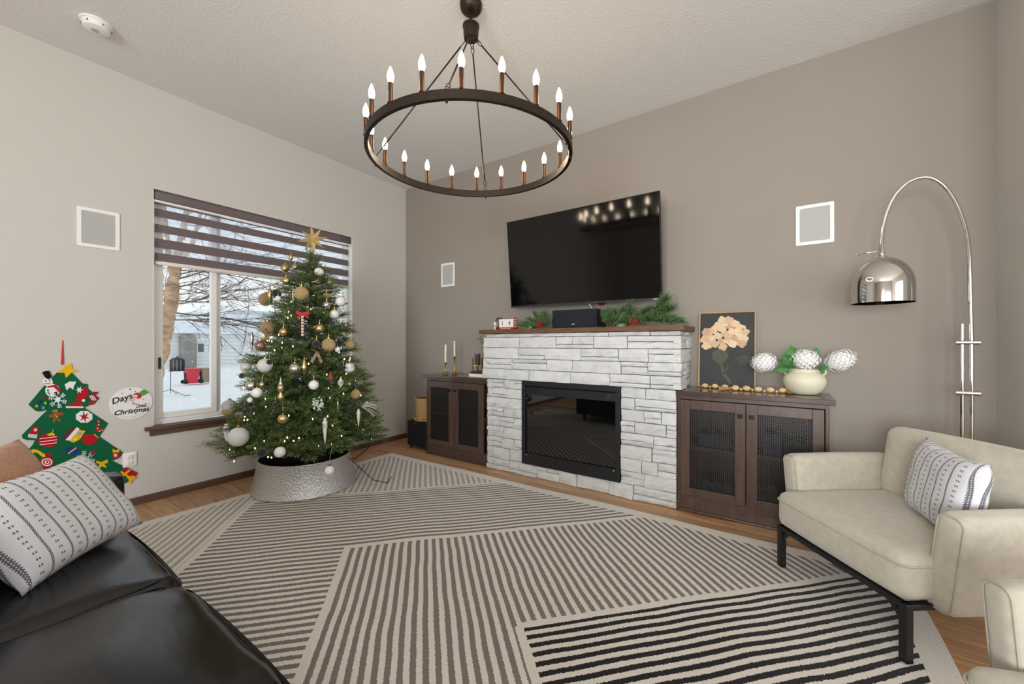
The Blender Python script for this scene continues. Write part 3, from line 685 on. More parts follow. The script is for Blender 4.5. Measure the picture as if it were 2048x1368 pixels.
# things kept inside the right cabinet, dim behind the cane
rb_ = random.Random(9)
inside = [(-0.50, -0.30, 0.459, 0.09, '2c3444', 'blue grey game box on the shelf behind the left cane door'), (-0.10, 0.0, 0.459, 0.14, '22345a', 'blue box on the shelf behind the right cane door'), (0.01, 0.17, 0.459, 0.10, '3c4c2a', 'green box on the shelf behind the right cane door'),
          (-0.48, -0.28, 0.119, 0.10, '1d2c44', 'navy box on the cabinet floor behind the left cane door'), (-0.10, 0.15, 0.119, 0.06, '4c201d', 'red box on the cabinet floor behind the right cane door'), (-0.10, -0.02, 0.180, 0.08, '44441f', 'olive box stacked on the red box in the cabinet')]
for x0, x1, z, h, c, lb in inside:
    b = MB(); b.box((x0, 3.14, z+0.001), (x1, 3.36, z+h)); o = b.build('storage_box', mat('box_card_'+c, c, 0.6), bevel=0.003); tag(o, lb, 'box')
# media player in the left cabinet
b = MB(); b.box((-2.74, 3.12, 0.459), (-2.46, 3.34, 0.51)); o = b.build('media_box', M_blackm, bevel=0.004); tag(o, 'black media box on the shelf behind the left cabinet cane door', 'electronics')
b = MB(); b.box((-2.72, 3.12, 0.119), (-2.44, 3.36, 0.24)); o = b.build('receiver', mat('receiver_dark', '23282c', 0.4), bevel=0.004); tag(o, 'dark receiver on the floor of the cabinet left of the fireplace', 'electronics')

# ================================================================= television
tv_c = Vector((-1.5, 3.199, 1.963)); W_, H_t = 1.45, 0.8316
t = thing('television', 'large flat black television mounted tilted above the fireplace', 'television', tuple(tv_c))
TVM = Matrix.Translation(tv_c) @ Euler((0.107, 0.007, -0.021)).to_matrix().to_4x4()
b = MB(); b.box((-W_/2, 0.0, -H_t/2), (W_/2, 0.026, H_t/2)); b.box((-W_*0.42, 0.026, -H_t*0.45), (W_*0.42, 0.055, H_t*0.2)); b.xf(TVM).build('housing', M_blackm, t, bevel=0.003)
b = MB(); b.box((-W_/2+0.006, -0.0025, -H_t/2+0.018), (W_/2-0.006, 0.001, H_t/2-0.006)); b.xf(TVM).build('screen', mat('glossy_tv_screen', '040406', 0.09, spec=0.42), t)
b = MB(); b.box((-W_/2, -0.004, -H_t/2), (W_/2, 0.0, -H_t/2+0.016)); b.xf(TVM).build('bottom_bezel', mat('tv_bezel_grey', '4a4d4f', 0.35, metal=0.7), t)
b = MB(); b.box((W_/2-0.065, -0.0055, -H_t/2+0.003), (W_/2-0.02, -0.004, -H_t/2+0.011)); b.xf(TVM).build('logo_plate', mat('tv_logo_silver', 'c9c9c9', 0.4), t)
b = MB(); b.box((-0.3, 0.055, -0.15), (0.3, 0.075, 0.15)); b.bar((-0.2, 0.07, 0.0), (-0.2, 0.185, 0.02), 0.05, 0.2); b.bar((0.2, 0.07, 0.0), (0.2, 0.185, 0.02), 0.05, 0.2); b.xf(TVM).build('wall_bracket', M_blackm, t)
b = MB(); P = [PY(1157, 607, 3.25), PY(1155, 611, 3.32), PY(1156, 618, 3.38)]; b.tube([(-1.415, 3.27, 1.56), (-1.41, 3.33, 1.53), (-1.405, 3.36, 1.46), (-1.40, 3.38, 1.36), (-1.40, 3.385, 1.334)], 0.005, 8); b.build('power_cable', M_white, t, smooth=True)
b = MB(); c = PY(1202, 600, YB-0.02); b.lathe([(0.05, 0), (0.048, 0.008), (0.03, 0.016), (0.001, 0.018)], (c.x, YB-0.0005, c.z), 20, axis=(0, -1, 0)); tag(b.build('wall_disc', mat('red_disc', '8c1a22', 0.5), smooth=50), 'dark red disc on the wall peeking out below the television', 'ornament')

# ================================================================= wall speakers, detector, outlets
def wall_speaker(o_, ax_u, ax_v, n_, w, h, label):
    o_, u, v, n = Vector(o_), Vector(ax_u), Vector(ax_v), Vector(n_)
    t = thing('wall_speaker', label, 'speaker', tuple(o_-v*h/2))
    def P(a, c, d): return o_+u*a+v*c+n*d
    def rect(r, w, h):
        pts = []
        for cx, cy, a0 in ((w/2-r, h/2-r, 0), (-w/2+r, h/2-r, 90), (-w/2+r, -h/2+r, 180), (w/2-r, -h/2+r, 270)):
            for k in range(4): a = math.radians(a0+30*k); pts.append((cx+r*math.cos(a), cy+r*math.sin(a)))
        return pts
    b = MB(); outer, inner = rect(0.008, w, h), rect(0.006, w-0.044, h-0.044); k = len(outer)
    vs = [P(x, y, 0.0005) for x, y in outer]+[P(x, y, 0.008) for x, y in outer]+[P(x, y, 0.008) for x, y in inner]+[P(x, y, 0.002) for x, y in inner]; fs = []
    for r in (0, k, 2*k): fs += [(r+i, r+(i+1) % k, r+k+(i+1) % k, r+k+i) for i in range(k)]
    b._add(vs, fs); b.build('frame', M_white, t)
    b = MB(); b._add([P(x, y, 0.005) for x, y in inner], [tuple(range(k))]); b._add([P(x, y, 0.001) for x, y in inner], [tuple(range(k-1, -1, -1))]); b.build('grille', M_grille, t)
wall_speaker((XL, 0.669, 2.005), (0, 1, 0), (0, 0, 1), (1, 0, 0), 0.212, 0.27, 'white framed square wall speaker left of the window')
wall_speaker((-3.24, YB, 2.006), (1, 0, 0), (0, 0, 1), (0, -1, 0), 0.211, 0.275, 'white framed wall speaker beside the corner left of the television')
wall_speaker((0.185, YB, 2.020), (1, 0, 0), (0, 0, 1), (0, -1, 0), 0.210, 0.275, 'white framed wall speaker between television and arc lamp')
t = thing('smoke_detector', 'round white smoke detector on the ceiling', 'smoke detector', (-3.47, 0.575, ZC-0.05))
b = MB(); b.lathe([(0.052, -0.046), (0.06, -0.042), (0.066, -0.02), (0.066, -0.012), (0.073, -0.010), (0.075, -0.0005)], (-3.47, 0.575, ZC), 32); b.build('body', M_white, t, smooth=40)
b = MB(); b.lathe([(0.018, -0.048), (0.019, -0.046)], (-3.475, 0.57, ZC), 20); b.build('test_button', M_grille, t)
for k in range(6):
    a = math.radians(60*k+15); b = MB(); b.cbox((-3.47+0.066*math.cos(a), 0.575+0.066*math.sin(a), ZC-0.028), (0.006, 0.006, 0.008)); b.build('vent_slot', mat('slot_grey', '777777', 0.6), t)
def outlet(y, z, label, hp=0.12, name='outlet'):
    t = thing(name, label, 'outlet', (XL, y, z-hp/2))
    b = MB(); b.soft((0.008, 0.078, hp), 0.003, 4, c=(XL+0.0045, y, z)); b.build('cover_plate', M_white, t, smooth=True)
    for dz in (0.02, -0.02): b = MB(); b.soft((0.005, 0.034, 0.03), 0.002, 4, c=(XL+0.0105, y, z+dz)); b.build('socket', mat('socket_white', 'e2e0dc', 0.4), t, smooth=True)
outlet(0.830, 0.346, 'white double wall outlet beside the felt tree', 0.106); outlet(2.862, 0.345, 'white wall outlet behind the Christmas tree with a black plug')
b = MB(); b.cyl((XL+0.014, 2.862, 0.33), (XL+0.04, 2.862, 0.33), 0.012, 0.010, 10); b.tube([(XL+0.04, 2.862, 0.33), (XL+0.06, 2.865, 0.31), (XL+0.05, 2.87, 0.2), (XL+0.05, 2.86, 0.06), (XL+0.09, 2.8, 0.012), (XL+0.3, 2.5, 0.008), (XL+0.35, 2.3, 0.008)], 0.0035, 8); tag(b.build('power_cord', M_blackm, smooth=40), 'black power cord plugged into the outlet behind the tree', 'cord')
# ================================================================= chandelier
CHX, CHY, RZc, RR = -1.485, 1.76, 2.28, 0.57
ch = thing('chandelier', 'large dark bronze ring chandelier with candle bulbs hanging from the ceiling', 'chandelier', (CHX, CHY, RZc-0.02))
b = MB(); b.lathe([(0.012, -0.058), (0.03, -0.055), (0.052, -0.045), (0.062, -0.03), (0.064, -0.004), (0.064, -0.0005)], (CHX, CHY, ZC), 28); b.build('canopy', M_bronze, ch, smooth=40)
def link(b, c, d, L, w, r):
    d = Vector(d).normalized(); x, y, _ = basis(d); pts = []
    for k in range(14): a = 2*PI*k/14; pts.append(Vector(c)+d*(L/2*math.cos(a))+w[0]*x*math.sin(a)*w[1]+w[2]*y*math.sin(a)*w[1])
    b.tube(pts, r, 6, closed=True)
for k in range(3):
    b = MB(); link(b, (CHX, CHY, ZC-0.078-0.02*k), (0, 0, 1), 0.032, (1, 0.009, 0) if k % 2 else (0, 0.009, 1), 0.0025); b.build('chain_link', M_bronze, ch, smooth=True)
b = MB(); b.lathe([(0.022, -0.046), (0.040, -0.042), (0.044, -0.01), (0.044, 0.022), (0.048, 0.024), (0.048, 0.036), (0.03, 0.040), (0.006, 0.042)], (CHX, CHY, 3.0), 24); b.build('hub', M_bronze, ch, smooth=40)
hr, hh = 0.010, 0.021; n = 96; b = MB(); vs = []; fs = []
prof = [(RR-hr, -hh), (RR+hr, -hh), (RR+hr, hh), (RR-hr, hh)]
for i in range(n):
    a = 2*PI*i/n; vs += [(CHX+r*math.cos(a), CHY+r*math.sin(a), RZc+z) for r, z in prof]
for i in range(n):
    k = (i+1) % n; fs += [(i*4+j, k*4+j, k*4+(j+1) % 4, i*4+(j+1) % 4) for j in range(4)]
b._add(vs, fs); b.build('ring', M_bronze, ch, smooth=30)
for ang in (-60.5, 29.5, 119.5, 209.5):
    a = math.radians(ang); e = Vector((CHX+RR*math.cos(a), CHY+RR*math.sin(a), RZc+hh)); h = Vector((CHX+0.03*math.cos(a), CHY+0.03*math.sin(a), 2.955)); d = (h-e).normalized()
    b = MB(); b.tube([e+d*0.075, h-d*0.05], 0.0042, 8); rod = b.build('rod', M_bronze, ch, smooth=True)
    for q in (e+d*0.02, e+d*0.055, h-d*0.032, h-d*0.008):
        b = MB(); link(b, q, d, 0.036, (1, 0.008, 0.6), 0.0022); b.build('rod_link', M_bronze, rod, smooth=True)
    b = MB(); b.cyl(e-Vector((0, 0, 0.055)), e+Vector((0, 0, 0.004)), 0.006, n=8); b.build('ring_eye', M_bronze, rod)
M_bulb = mat('lit_candle_bulb', 'fff1d8', 0.3, emis=('ffe9cb', 34.0))
protoc = None
for k in range(20):
    a = math.radians(18*k); x, y = CHX+RR*math.cos(a), CHY+RR*math.sin(a); z = RZc+hh
    if protoc is None:
        s1 = MB(); s1.cyl((0, 0, 0), (0, 0, 0.006), 0.014, n=16); s1.cyl((0, 0, 0.006), (0, 0, 0.095), 0.0105, n=16)
        m1 = s1.build('candle_sleeve', M_copper, ch, local=True, smooth=40)
        s2 = MB(); s2.lathe([(0.007, 0.095), (0.012, 0.103), (0.0155, 0.118), (0.0145, 0.134), (0.009, 0.153), (0.004, 0.166), (0.0005, 0.172)], (0, 0, 0), 16)
        m2 = s2.build('bulb', M_bulb, m1, local=True, smooth=True); protoc = m1
        c1 = m1
    else:
        c1 = protoc.copy(); COL.objects.link(c1); c1.parent = ch
        c2 = m2.copy(); COL.objects.link(c2); c2.parent = c1
    c1.location = (x-CHX, y-CHY, z-(RZc-0.02))

# ================================================================= arc floor lamp
LY = 3.10
lx, lsx = PY(1943, 685, LY).x, PY(1924, 685, LY).x
lamp = thing('arc_floor_lamp', 'polished nickel arc floor lamp with domed metal shade', 'floor lamp', (0.80, LY, 0))
b = MB(); b.lathe([(0.15, 0.001), (0.15, 0.02), (0.14, 0.028), (0.02, 0.032), (0.02, 0.05)], (0.80, LY, 0), 36); b.build('base', M_chrome, lamp, smooth=40)
uv = [(1943, 905), (1943, 780), (1943, 700), (1941, 620), (1939, 540), (1936, 490), (1930, 455), (1920, 425), (1905, 395), (1886, 370), (1862, 356), (1838, 356), (1814, 366), (1795, 383), (1781, 405), (1771, 430), (1765, 458), (1763, 490), (1763, 506)]
pts = [PY(u, v, LY) for u, v in uv]; pts[0] = Vector((lx, LY, 0.03))
sm = []
for i in range(len(pts)-1):
    p0, p1, p2, p3 = pts[max(i-1, 0)], pts[i], pts[i+1], pts[min(i+2, len(pts)-1)]
    for k in range(4):
        f_ = k/4; sm.append(0.5*((2*p1)+(p2-p0)*f_+(2*p0-5*p1+4*p2-p3)*f_*f_+(3*p1-p0-3*p2+p3)*f_**3))
sm.append(pts[-1]); b = MB(); b.tube(sm, 0.0095, 10); b.build('arc_pole', M_chrome, lamp, smooth=True)
zt = PY(1924, 648, LY).z; b = MB(); b.cyl((lsx, LY, 0.03), (lsx, LY, zt), 0.0085, n=12); b.build('short_pole', M_chrome, lamp, smooth=40)
for v in (685, 785):
    p0, p1 = PY(1911, v, LY), PY(1960, v, LY); b = MB(); b.cyl((p0.x, LY, p0.z), (p1.x, LY, p0.z), 0.013, n=16); b.build('clamp', M_chrome, lamp, smooth=40)
rim = PY(1767, 606, LY); top = PY(1767, 514, LY); Rr = (PY(1834, 600, LY).x-PY(1700, 607, LY).x)/2*0.97; cx_ = (PY(1834, 600, LY).x+PY(1700, 607, LY).x)/2; Hs = top.z-rim.z
prof = [(Rr, 0), (Rr, Hs*0.38)]+[(Rr*math.cos(a), Hs*0.38+Hs*0.62*math.sin(a)) for a in [PI/2*k/9 for k in range(1, 9)]]+[(0.012, Hs)]
b = MB(); b.lathe([(r, h) for r, h in prof]+[], (cx_, LY, rim.z), 48)
b.lathe([(max(r-0.003, 0.001), h-0.002 if h > 0 else 0) for r, h in reversed(prof)], (cx_, LY, rim.z), 48)
b.f = [f for f in b.f if len(f) < 10]; b.mi = b.mi[:len(b.f)]
b.build('shade', M_chrome, lamp, smooth=True)
b = MB(); b.cyl((cx_-0.0, LY, top.z-0.004), (cx_, LY, top.z+0.006), 0.022, 0.018, 16); b.cyl((cx_-0.004, LY, top.z+0.005), (pts[-1].x, LY, pts[-1].z+0.03), 0.0125, n=12); b.sphere((cx_-0.004, LY, top.z+0.018), 0.015, 12, 8); b.build('swivel_joint', M_chrome, lamp, smooth=40)
b = MB(); p0 = PY(1714, 509, LY); b.cyl((p0.x, LY, p0.z), (cx_-0.004, LY, p0.z+0.008), 0.0035, n=8); b.sphere((p0.x, LY, p0.z), 0.005, 8, 6); b.build('shade_handle', M_chrome, lamp, smooth=True)
b = MB(); b.sphere((cx_, LY, rim.z+0.09), 0.03, 14, 10); b.cyl((cx_, LY, rim.z+0.11), (cx_, LY, top.z-0.01), 0.014, n=10); b.build('light_bulb', M_white, lamp, smooth=True)

# ================================================================= armchairs
def fabric_mat():
    m = mat('stone_velvet_upholstery', 'c0b8a8', 0.85, noise=(34, 0.10), bump=(420, 0.12), sheen=0.35, spec=0.2)
    return m
M_fab = fabric_mat(); M_welt = mat('upholstery_welt', 'b6ae9e', 0.85)
def tiltM(rx, ry, c): return Matrix.Translation(c) @ Matrix.Rotation(ry, 4, 'Y') @ Matrix.Rotation(rx, 4, 'X') @ Matrix.Translation(-Vector(c))
def rrect(hx, hy, r, k=6):
    pts = []
    for cx, cy, a0 in ((hx-r, hy-r, 0), (-hx+r, hy-r, 90), (-hx+r, -hy+r, 180), (hx-r, -hy+r, 270)):
        for i in range(k+1): a = math.radians(a0+90*i/k); pts.append((cx+r*math.cos(a), cy+r*math.sin(a)))
    return pts
def make_armchair(label):
    t = thing('armchair', label, 'armchair', (0, 0, 0))
    b = MB(); b.soft((0.67, 0.66, 0.185), 0.045, 14, puff=(0.004, 0.006, 0.022), c=(0, 0.305, 0.3125)); b.build('seat', M_fab, t, smooth=True, local=True)
    pts = [(x, 0.305+y, 0.360) for x, y in rrect(0.337, 0.333, 0.045)]
    b = MB(); b.tube(pts, 0.004, 6, closed=True); b.build('seat_piping', M_welt, t, smooth=True, local=True)
    c = (0.0, 0.60, 0.56); b = MB(); b.soft((0.66, 0.15, 0.37), 0.055, 14, puff=(0, 0.03, 0.006), c=c, M=tiltM(-0.16, 0, Vector((0, 0.6, 0.4)))); b.build('backrest', M_fab, t, smooth=True, local=True)
    for sg in (-1, 1):
        c = (sg*0.345, 0.375, 0.39); MM = tiltM(0, sg*0.12, Vector((sg*0.345, 0.375, 0.21)))
        b = MB(); b.soft((0.10, 0.58, 0.38), 0.036, 12, puff=(0.014, 0, 0.004), c=c, M=MM); arm = b.build('arm', M_fab, t, smooth=True, local=True)
        pts = [MM @ Vector((c[0]+x, c[1]-0.29+0.009, c[2]+z)) for x, z in rrect(0.05-0.009, 0.19-0.009, 0.03)]
        b = MB(); b.tube(pts, 0.0035, 6, closed=True); b.build('arm_piping', M_welt, arm, smooth=True, local=True)
    b = MB(); zc = 0.207
    for p, q in (((-0.32, 0.0, zc), (0.32, 0.0, zc)), ((-0.32, 0.58, zc), (0.32, 0.58, zc)), ((-0.318, 0.0, zc), (-0.318, 0.58, zc)), ((0.318, 0.0, zc), (0.318, 0.58, zc))): b.bar(p, q, 0.028, 0.022)
    b.build('frame', M_black, t, local=True, bevel=0.002)
    for sx_ in (-1, 1):
        for yy in (0.0, 0.58):
            b = MB(); b.bar((sx_*0.318, yy, RZ if False else 0.0), (sx_*0.318, yy, 0.218), 0.03, 0.03, up=(0, 1, 0)); lg = b.build('leg', M_black, t, local=True, bevel=0.003)
            b = MB(); b.bar((sx_*0.303, yy, 0.16), (sx_*0.26, yy, 0.2), 0.018, 0.014, up=(0, 1, 0)); b.build('corner_brace', M_black, lg, local=True)
    return t
ac = make_armchair('pale stone velvet armchair in front of the arc lamp, patterned pillow on it')
OC = Vector((0.1905, 2.304, RZ+0.001)); AC = math.atan2(-0.796, 0.602)
ac.location = OC; ac.rotation_euler = (0, 0, AC); WORLD_LOC[ac] = OC
def chair_pt(X, Y, Z, o=OC, a=AC): return Vector((o.x+X*math.cos(a)-Y*math.sin(a), o.y+X*math.sin(a)+Y*math.cos(a), o.z+Z))
ac2 = copy_tree(ac); ac2['label'] = 'pale stone velvet armchair with an empty seat beside the rug edge'
ac2.location = chair_pt(1.107, -0.449, 0); ac2.location.z = RZ+0.001; ac2.rotation_euler = (0, 0, AC-0.30)

# ================================================================= pillows
def pillow_mat(name, lim):
    m = bpy.data.materials.new(name); m.use_nodes = True; nt = m.node_tree; b = nt.nodes['Principled BSDF']; x = NX(nt)
    t = nt.nodes.new('ShaderNodeTexCoord'); sp = nt.nodes.new('ShaderNodeSeparateXYZ'); nt.links.new(t.outputs['Object'], sp.inputs[0])
    X, Y = sp.outputs[0], sp.outputs[1]; P = 0.060
    s = x.frac(x.add(x.mul(X, 1/P), 0.03))
    wave = x.mul(x.m('SINE', x.mul(Y, 2*PI/0.018)), 0.040)
    l1 = x.lt(x.abs(x.sub(x.sub(s, 0.25), wave)), 0.028); l2 = x.lt(x.abs(x.add(x.sub(s, 0.25), wave)), 0.028)
    line = x.mx(l1, l2)
    fy = x.frac(x.mul(Y, 1/0.021))
    dot = x.mul(x.lt(x.abs(x.sub(s, 0.75)), 0.085), x.lt(x.abs(x.sub(fy, 0.5)), 0.17))
    hole = x.mul(x.lt(x.abs(x.sub(s, 0.75)), 0.02), x.lt(x.abs(x.sub(fy, 0.5)), 0.22))
    mask = x.mul(x.mx(line, x.mul(dot, x.inv(hole))), x.lt(x.abs(X), lim))
    n = nt.nodes.new('ShaderNodeTexNoise'); n.inputs['Scale'].default_value = 500; nt.links.new(t.outputs['Object'], n.inputs[0])
    mk = x.mul(mask, x.add(0.35, x.mul(n.outputs['Fac'], 0.9)))
    thr = x.mul(x.lt(x.frac(x.mul(Y, 1/0.0085)), 0.16), 0.16)
    col = x.mix(mk, x.mix(thr, lin('dedde0'), lin('9a9ba6')), lin('2c3040')); nt.links.new(col, b.inputs['Base Color']); b.inputs['Roughness'].default_value = 0.9; b.inputs['Specular IOR Level'].default_value = 0.2
    bp = nt.nodes.new('ShaderNodeBump'); bp.inputs['Strength'].default_value = 0.3; bp.inputs['Distance'].default_value = 0.004; nt.links.new(n.outputs['Fac'], bp.inputs['Height']); nt.links.new(bp.outputs[0], b.inputs['Normal'])
    return m
M_pil = pillow_mat('white_block_print_cotton', 0.196); M_pil2 = pillow_mat('white_block_print_cotton_large', 0.232)
M_boucle = mat('terracotta_boucle', 'c08a68', 0.95, noise=(120, 0.22), bump=(160, 0.9), sheen=0.4, spec=0.1)
def pillow(name, label, w, h, T, m, O, X, Y, seed=0):
    """O centre; X, Y unit vectors of the pillow plane"""
    rq = random.Random(seed); n = 26; vs = []; fs = []
    def surf(u, v, sg):
        ed = (1-u**4)*(1-v**4); th = T*max(0.0, ed)**0.55*sg*0.5
        x = u*w/2*(1-0.07*(1-v*v)*abs(u)**3); y = v*h/2*(1-0.09*(1-u*u)*abs(v)**3)
        wr = 0.004*math.sin(9*u+3*v+seed)*math.sin(7*v-2*u)*(1-ed*0.6)*(1 if abs(u) < 0.99 and abs(v) < 0.99 else 0)
        return (x, y, th+wr*sg)
    idx = {}
    for sg in (1, -1):
        for i in range(n+1):
            for j in range(n+1):
                u, v = -1+2*i/n, -1+2*j/n; border = i in (0, n) or j in (0, n)
                key = (i, j, 0 if border else sg)
                if key not in idx: idx[key] = len(vs); vs.append(surf(u, v, sg))
        g = lambda i, j: idx[(i, j, 0 if (i in (0, n) or j in (0, n)) else sg)]
        for i in range(n):
            for j in range(n):
                q = (g(i, j), g(i+1, j), g(i+1, j+1), g(i, j+1)); fs.append(q if sg > 0 else tuple(reversed(q)))
    me = bpy.data.meshes.new(name); me.from_pydata(vs, [], fs); me.materials.append(m); me.polygons.foreach_set('use_smooth', [True]*len(fs)); me.update()
    o = bpy.data.objects.new(name, me); COL.objects.link(o); x = Vector(X).normalized(); y = Vector(Y); y = (y-x*y.dot(x)).normalized(); z = x.cross(y)
    M = Matrix((x, y, z)).transposed().to_4x4(); M.translation = Vector(O); o.matrix_world = M; WORLD_LOC[o] = Vector(O)
    return o
# pillow on the armchair, leaning on its back
O_ = chair_pt(0.135, 0.37, 0.574)
o = pillow('throw_pillow', '', 0.43, 0.34, 0.13, M_pil, O_, chair_pt(0.34, -0.17, -0.01)-chair_pt(0, 0, 0), chair_pt(0.14, -0.01, 0.28)-chair_pt(0, 0, 0), 3)
tag(o, 'white block print lumbar pillow resting on the pale armchair', 'pillow')

# ================================================================= black leather sofa
M_lea = mat('black_leather', '0d0d0e', 0.25, bump=(14, 0.10, (1, 2.5, 1)), spec=0.5)
SX0, SX1, SYF, SYB = -2.62, -0.03, 0.50, -0.42
sofa = thing('leather_sofa', 'black leather sofa along the rug edge with piped seat cushions', 'sofa', ((SX0+SX1)/2, (SYF+SYB)/2, 0))
b = MB(); b.soft((SX1-SX0-0.04, SYF-SYB-0.04, 0.17), 0.03, 6, c=((SX0+SX1)/2, (SYF+SYB)/2-0.012, 0.19)); b.build('base', M_lea, sofa, smooth=True)
AW = 0.15; ci = SX0+AW; cw = 0.757
def wr_fn(seed):
    q = random.Random(seed); ph = [q.uniform(0, 6.3) for _ in range(8)]
    def fn(v, p):
        if p[2] > 0.2:
            e = max(0.0, p[1]); sd = abs(p[0])
            v.z += 0.0035*math.sin(26*v.x+9*v.y+ph[0])*math.sin(11*v.y+ph[1])*(0.25+sd*e)+0.003*math.sin(8*v.x-13*v.y+ph[2])-0.04*e**3
            v.z += 0.004*math.sin(17*(v.x+0.6*v.y)+ph[3])*e*e*sd
        return v
    return fn
for k in range(3):
    x0 = ci+cw*k; c = (x0+cw/2, 0.105, 0.345)
    b = MB(); b.soft((cw-0.004, 0.79, 0.15), 0.042, 26, puff=(0, 0.012, 0.03), c=c, fn=wr_fn(k+3)); cu = b.build('seat_cushion', M_lea, sofa, smooth=True)
    pts = []
    for j in range(60):
        a = 2*PI*j/60; ex = 0.22; cc, ss = math.cos(a), math.sin(a); pts.append((c[0]+math.copysign(abs(cc)**ex, cc)*(cw/2-0.014), c[1]+math.copysign(abs(ss)**ex, ss)*(0.395-0.010), c[2]+0.055-(0.036 if ss > 0.5 else 0)))
    b = MB(); b.tube(pts, 0.004, 6, closed=True); b.build('piping', M_lea, cu, smooth=True)
    b = MB(); cb = (x0+cw/2, -0.27, 0.60); b.soft((cw-0.006, 0.18, 0.42), 0.06, 12, puff=(0, 0.035, 0.012), c=cb, M=tiltM(0.17, 0, Vector((cb[0], -0.27, 0.42)))); b.build('back_cushion', M_lea, sofa, smooth=True)
for x0, sg in ((SX0, -1), (SX1-AW, 1)):
    b = MB(); b.soft((AW, SYF-SYB+0.005, 0.49), 0.028, 10, puff=(0.006, 0.004, 0.006), c=(x0+AW/2, (SYF+SYB)/2, 0.36)); b.build('arm', M_lea, sofa, smooth=True)
b = MB(); b.soft((SX1-SX0, 0.10, 0.66), 0.04, 8, c=((SX0+SX1)/2, SYB-0.045, 0.43)); b.build('back_panel', M_lea, sofa, smooth=True)
for x in (SX0+0.1, SX1-0.1):
    for y in (SYF-0.1, SYB+0.06):
        b = MB(); zb_ = RZ+0.001 if (y > RY0 and x > RX0 and x < RX1) else 0.0; b.cyl((x, y, zb_), (x, y, 0.112), 0.02, 0.026, 12); b.build('foot', M_black, sofa)
# pillows on the sofa
BR, BL, TR = Vector((-2.234, 0.499, 0.44)), Vector((-1.93, 0.19, 0.44)), Vector((-2.36, 0.34, 0.72))
Xp = (BL-BR); Yp = (TR-BR); cen = BR+Xp*0.5*1.06+Yp*0.5+Vector((0, 0, 0.012))
o = pillow('throw_pillow', '', Xp.length*1.14, Yp.length*1.08, 0.15, M_pil2, cen, -Xp.normalized(), Yp.normalized(), 8)
tag(o, 'white block print lumbar pillow leaning at the end of the leather sofa', 'pillow')
nrm = (-Xp).normalized().cross(Yp.normalized())
o = pillow('throw_pillow', '', 0.52, 0.42, 0.16, M_boucle, Vector((-2.243, 0.086, 0.629)), -Xp.normalized()+Vector((0, 0, 0.03)), Yp.normalized()+Vector((0, 0, 0.3)), 5)
tag(o, 'terracotta boucle pillow standing behind the white lumbar pillow', 'pillow')
# ================================================================= Christmas tree
TX, TY = -3.322, 1.786
rc = random.Random(31)
M_need = mat('fir_needle_green', '48633a', 0.5, noise=(9, 0.4), rnd=0.35, spec=0.3)
M_tip = mat('fir_tip_highlight', '6c8049', 0.5, rnd=0.25, spec=0.3)  # lighter green paints lit highlights onto the needles at the twig ends
M_stem = mat('branch_brown', '4a3a2a', 0.8)
def needle(b, p, d, L, w):
    d = d.normalized(); s_ = d.cross(Vector((rc.uniform(-1, 1), rc.uniform(-1, 1), rc.uniform(-1, 1))))
    if s_.length < 1e-3: return
    s_.normalize(); o = len(b.v); m_ = p+d*L*0.5
    b.v += [tuple(p), tuple(m_+s_*w/2), tuple(p+d*L), tuple(m_-s_*w/2)]; b.f.append((o, o+1, o+2, o+3)); b.mi.append(b.cur)
def twig(b, p, d, L, dens, nl, nw):
    d = d.normalized(); n = max(3, int(L*dens)); x, y, _ = basis(d)
    b.cur = 1; b.tube([p, p+d*L], [0.0022, 0.0012], 3); b.cur = 0
    for i in range(n):
        f_ = i/n; b.cur = 2 if f_ > 0.62 else 0; a = i*2.4+rc.uniform(-.4, .4); q = p+d*L*f_
        needle(b, q, d*0.75+(x*math.cos(a)+y*math.sin(a))*0.8, nl*rc.uniform(0.8, 1.15), nw)
    b.cur = 2
    for k in range(4): needle(b, p+d*L, d+x*rc.uniform(-.35, .35)+y*rc.uniform(-.35, .35), nl, nw)
    b.cur = 0
def branch_mesh(L, nt_, dens=210, nl=0.024, nw=0.0036, droop=0.10, mats=None):
    b = MB(); p = Vector((0, 0, 0)); d = Vector((1, 0, 0.10)).normalized(); seg = 8; pts = [p]
    for i in range(seg): d = (d+Vector((0, rc.uniform(-.05, .05), -droop/seg*1.4))).normalized(); p = p+d*L/seg; pts.append(p)
    b.cur = 1; b.tube(pts, [0.006-0.0045*i/seg for i in range(seg+1)], 5); b.cur = 0
    for i in range(nt_):
        f_ = 0.12+0.86*i/nt_; k = min(seg-1, int(f_*seg)); q = pts[k].lerp(pts[k+1], f_*seg-k); sg = 1 if i % 2 else -1
        tl = L*0.42*(1-0.72*f_)+0.035
        dd = Vector((0.78, sg*rc.uniform(0.5, 0.85), rc.uniform(-.18, .30))); twig(b, q, dd, tl*rc.uniform(.8, 1.2), dens, nl, nw)
        if tl > 0.1:
            q2 = q+dd.normalized()*tl*0.5; twig(b, q2, dd+Vector((0.5, -sg*0.7, rc.uniform(-.2, .3))), tl*0.45, dens, nl, nw); twig(b, q2, dd+Vector((-0.1, sg*0.6, rc.uniform(-.2, .3))), tl*0.4, dens, nl, nw)
        if i % 3 == 0: twig(b, q, Vector((0.75, rc.uniform(-.2, .2), rc.uniform(.35, .7))), tl*0.6, dens, nl, nw)
    twig(b, pts[-1]-d*0.03, d, 0.07, dens*1.3, nl, nw)
    me = bpy.data.meshes.new('branch'); me.from_pydata(b.v, [], b.f)
    for m in (mats or (M_need, M_stem, M_tip)): me.materials.append(m)
    me.polygons.foreach_set('material_index', b.mi); me.update(); return me
